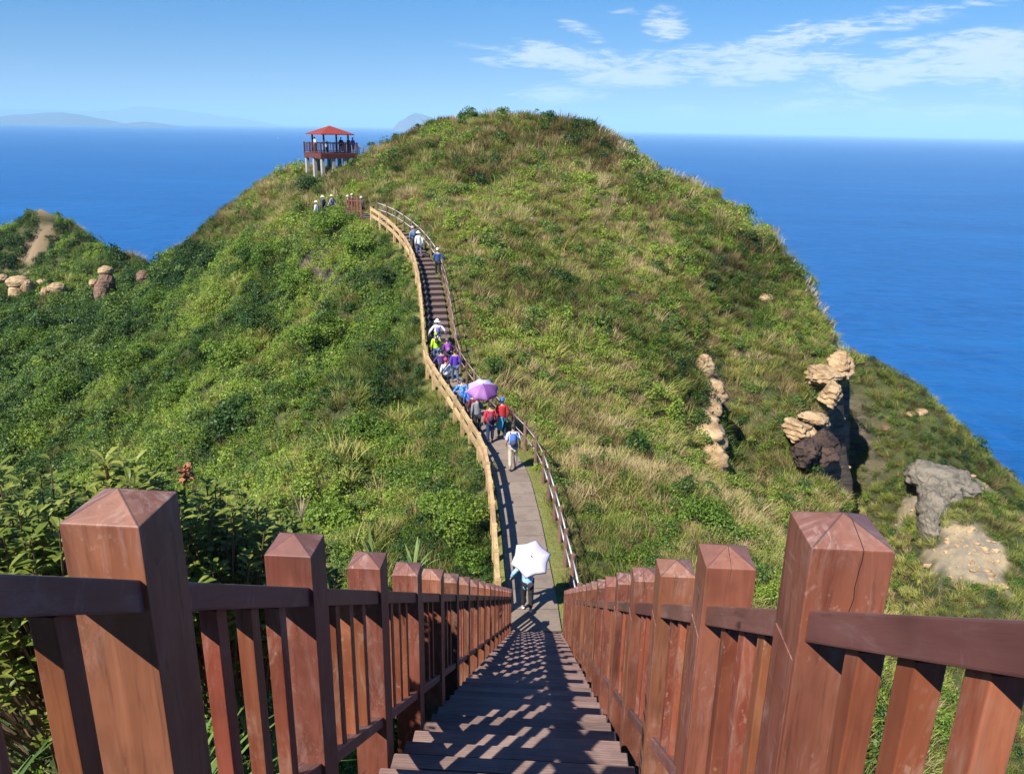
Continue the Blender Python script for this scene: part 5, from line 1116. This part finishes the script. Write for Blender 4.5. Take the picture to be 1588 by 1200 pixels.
blade_plant('dead_grass_fan', 'fan of dead bleached grass above the second left post', gpos(468, 812, 9.5, 0), 26, .50, .012, .55, M_FAN, .6, 'dead grass', arch=.1, seed=3)
for k, (x, y, lb) in enumerate(((-1.75, 1.55, 'clump of long strap leaves low under the left railing at the picture corner'), (-1.55, 2.5, 'strap-leaved clump showing between the first balusters of the left railing'), (-1.6, 3.6, 'small strap-leaved clump beneath the second left bay'))):
    blade_plant('long_leaf_clump', lb, (x, y, float(ground_z(x, y)[0])+.25), 46, .95, .030, .85, M_BLADE, .55, 'plant', arch=.5, seed=20+k)
# plumes of silvergrass on the seaward skyline
VP, FP = [], []; n0 = 0; hot = (1.4, 1.9, 2.6, 3.4, 4.3, 9.3, 9.7)
r = np.random.default_rng(9); SK = np.array([P(a, b, c) for a, b, c in ((880, 180, 81), (930, 203, 80), (960, 228, 79), (1000, 252, 77), (1040, 274, 75), (1080, 296, 73), (1120, 320, 71), (1160, 345, 69), (1200, 378, 67), (1250, 438, 63), (1285, 490, 59.5))])
for k in range(230):
    f = float(np.clip(r.choice(hot)+r.normal(0, .28), 0, len(SK)-1.01)); i = int(f); c = SK[i]*(1-f+i)+SK[i+1]*(f-i); c = c+np.array([r.normal(0, .35), r.normal(0, .5), 0]); z0 = float(ground_z(c[0], c[1])[0]); h_ = r.uniform(.6, 1.25); ln = r.normal(.25, .15)
    a = r.random()*6.28; sx, sy = math.cos(a), math.sin(a)
    for (s, w_) in ((0, .012), (.62, .012), (.72, .05), (.88, .055), (1, .01)):
        x_ = c[0]+ln*s*s; VP += [(x_-sx*w_, c[1]-sy*w_, z0+h_*s), (x_+sx*w_, c[1]+sy*w_, z0+h_*s)]
    for q in range(4): FP.append((n0+2*q, n0+2*q+1, n0+2*q+3, n0+2*q+2))
    n0 += 10
M_PLUME = leaf_mat('silvery_plumes', (.28, .21, .13), (.42, .33, .23), (.58, .48, .37), .4, .8, obj_tint=True)
me = np_mesh('silvergrass', np.array(VP), np.array(FP), M_PLUME); add_tint(me, .6); o = bpy.data.objects.new('silvergrass', me); col.objects.link(o); tag(o, kind='stuff')
# boats far out
def boat(label, px, py, s=1.0):
    d = ray(px, py); q = d*(SEA_Z/d[2]); t = thing('boat', label, 'boat', (q[0], q[1], SEA_Z), 1.2, 'boats far out at sea'); W_ = simple('boat_white', (.8, .8, .8), .4)
    V = [(-5, -1.6, .0), (4, -1.6, .0), (7.5, 0, .2), (4, 1.6, 0), (-5, 1.6, 0), (-5, -2.1, 2.0), (4, -2.2, 2.2), (9, 0, 3.0), (4, 2.2, 2.2), (-5, 2.1, 2.0)]
    mesh_obj('hull', [tuple(c*s for c in v) for v in V], [(4, 3, 2, 1, 0), (5, 6, 7, 8, 9)]+[(a, (a+1) % 5, 5+(a+1) % 5, 5+a) for a in range(5)], W_, t)
    put('cabin', box_geo(4*s, 2.6*s, 2.4*s, .2), W_, t, Matrix.Translation(t.location+Vector((-1*s, 0, 3.2*s))))
    return t
boat('tiny white boat on the horizon left of the pavilion', 337.5, 200.5, 1.5)
boat('tiny white boat on the sea just above the pavilion railing to the left', 431, 215, .9)
boat('tiny boat out on the sea at the right', 1361, 258, .45)

# ------------------------------------------------------------------ air
def haze():
    m = bpy.data.materials.new('sea_haze'); m.use_nodes = True; t = m.node_tree
    for n in list(t.nodes): t.nodes.remove(n)
    o = t.nodes.new('ShaderNodeOutputMaterial'); v = t.nodes.new('ShaderNodeVolumePrincipled')
    v.inputs['Color'].default_value = (.50, .80, 1, 1); v.inputs['Density'].default_value = 7.0e-5; v.inputs['Anisotropy'].default_value = -.15
    t.links.new(v.outputs[0], o.inputs['Volume'])
    X0, X1, Y0, Y1, Z0, Z1 = -S-500, S+500, -2500, S+500, SEA_Z-5, 640
    V = [(x, y, z) for x in (X0, X1) for y in (Y0, Y1) for z in (Z0, Z1)]
    F = [(0, 1, 3, 2), (4, 6, 7, 5), (0, 4, 5, 1), (2, 3, 7, 6), (0, 2, 6, 4), (1, 5, 7, 3)]
    tag(mesh_obj('haze', V, F, m), kind='stuff')
haze()
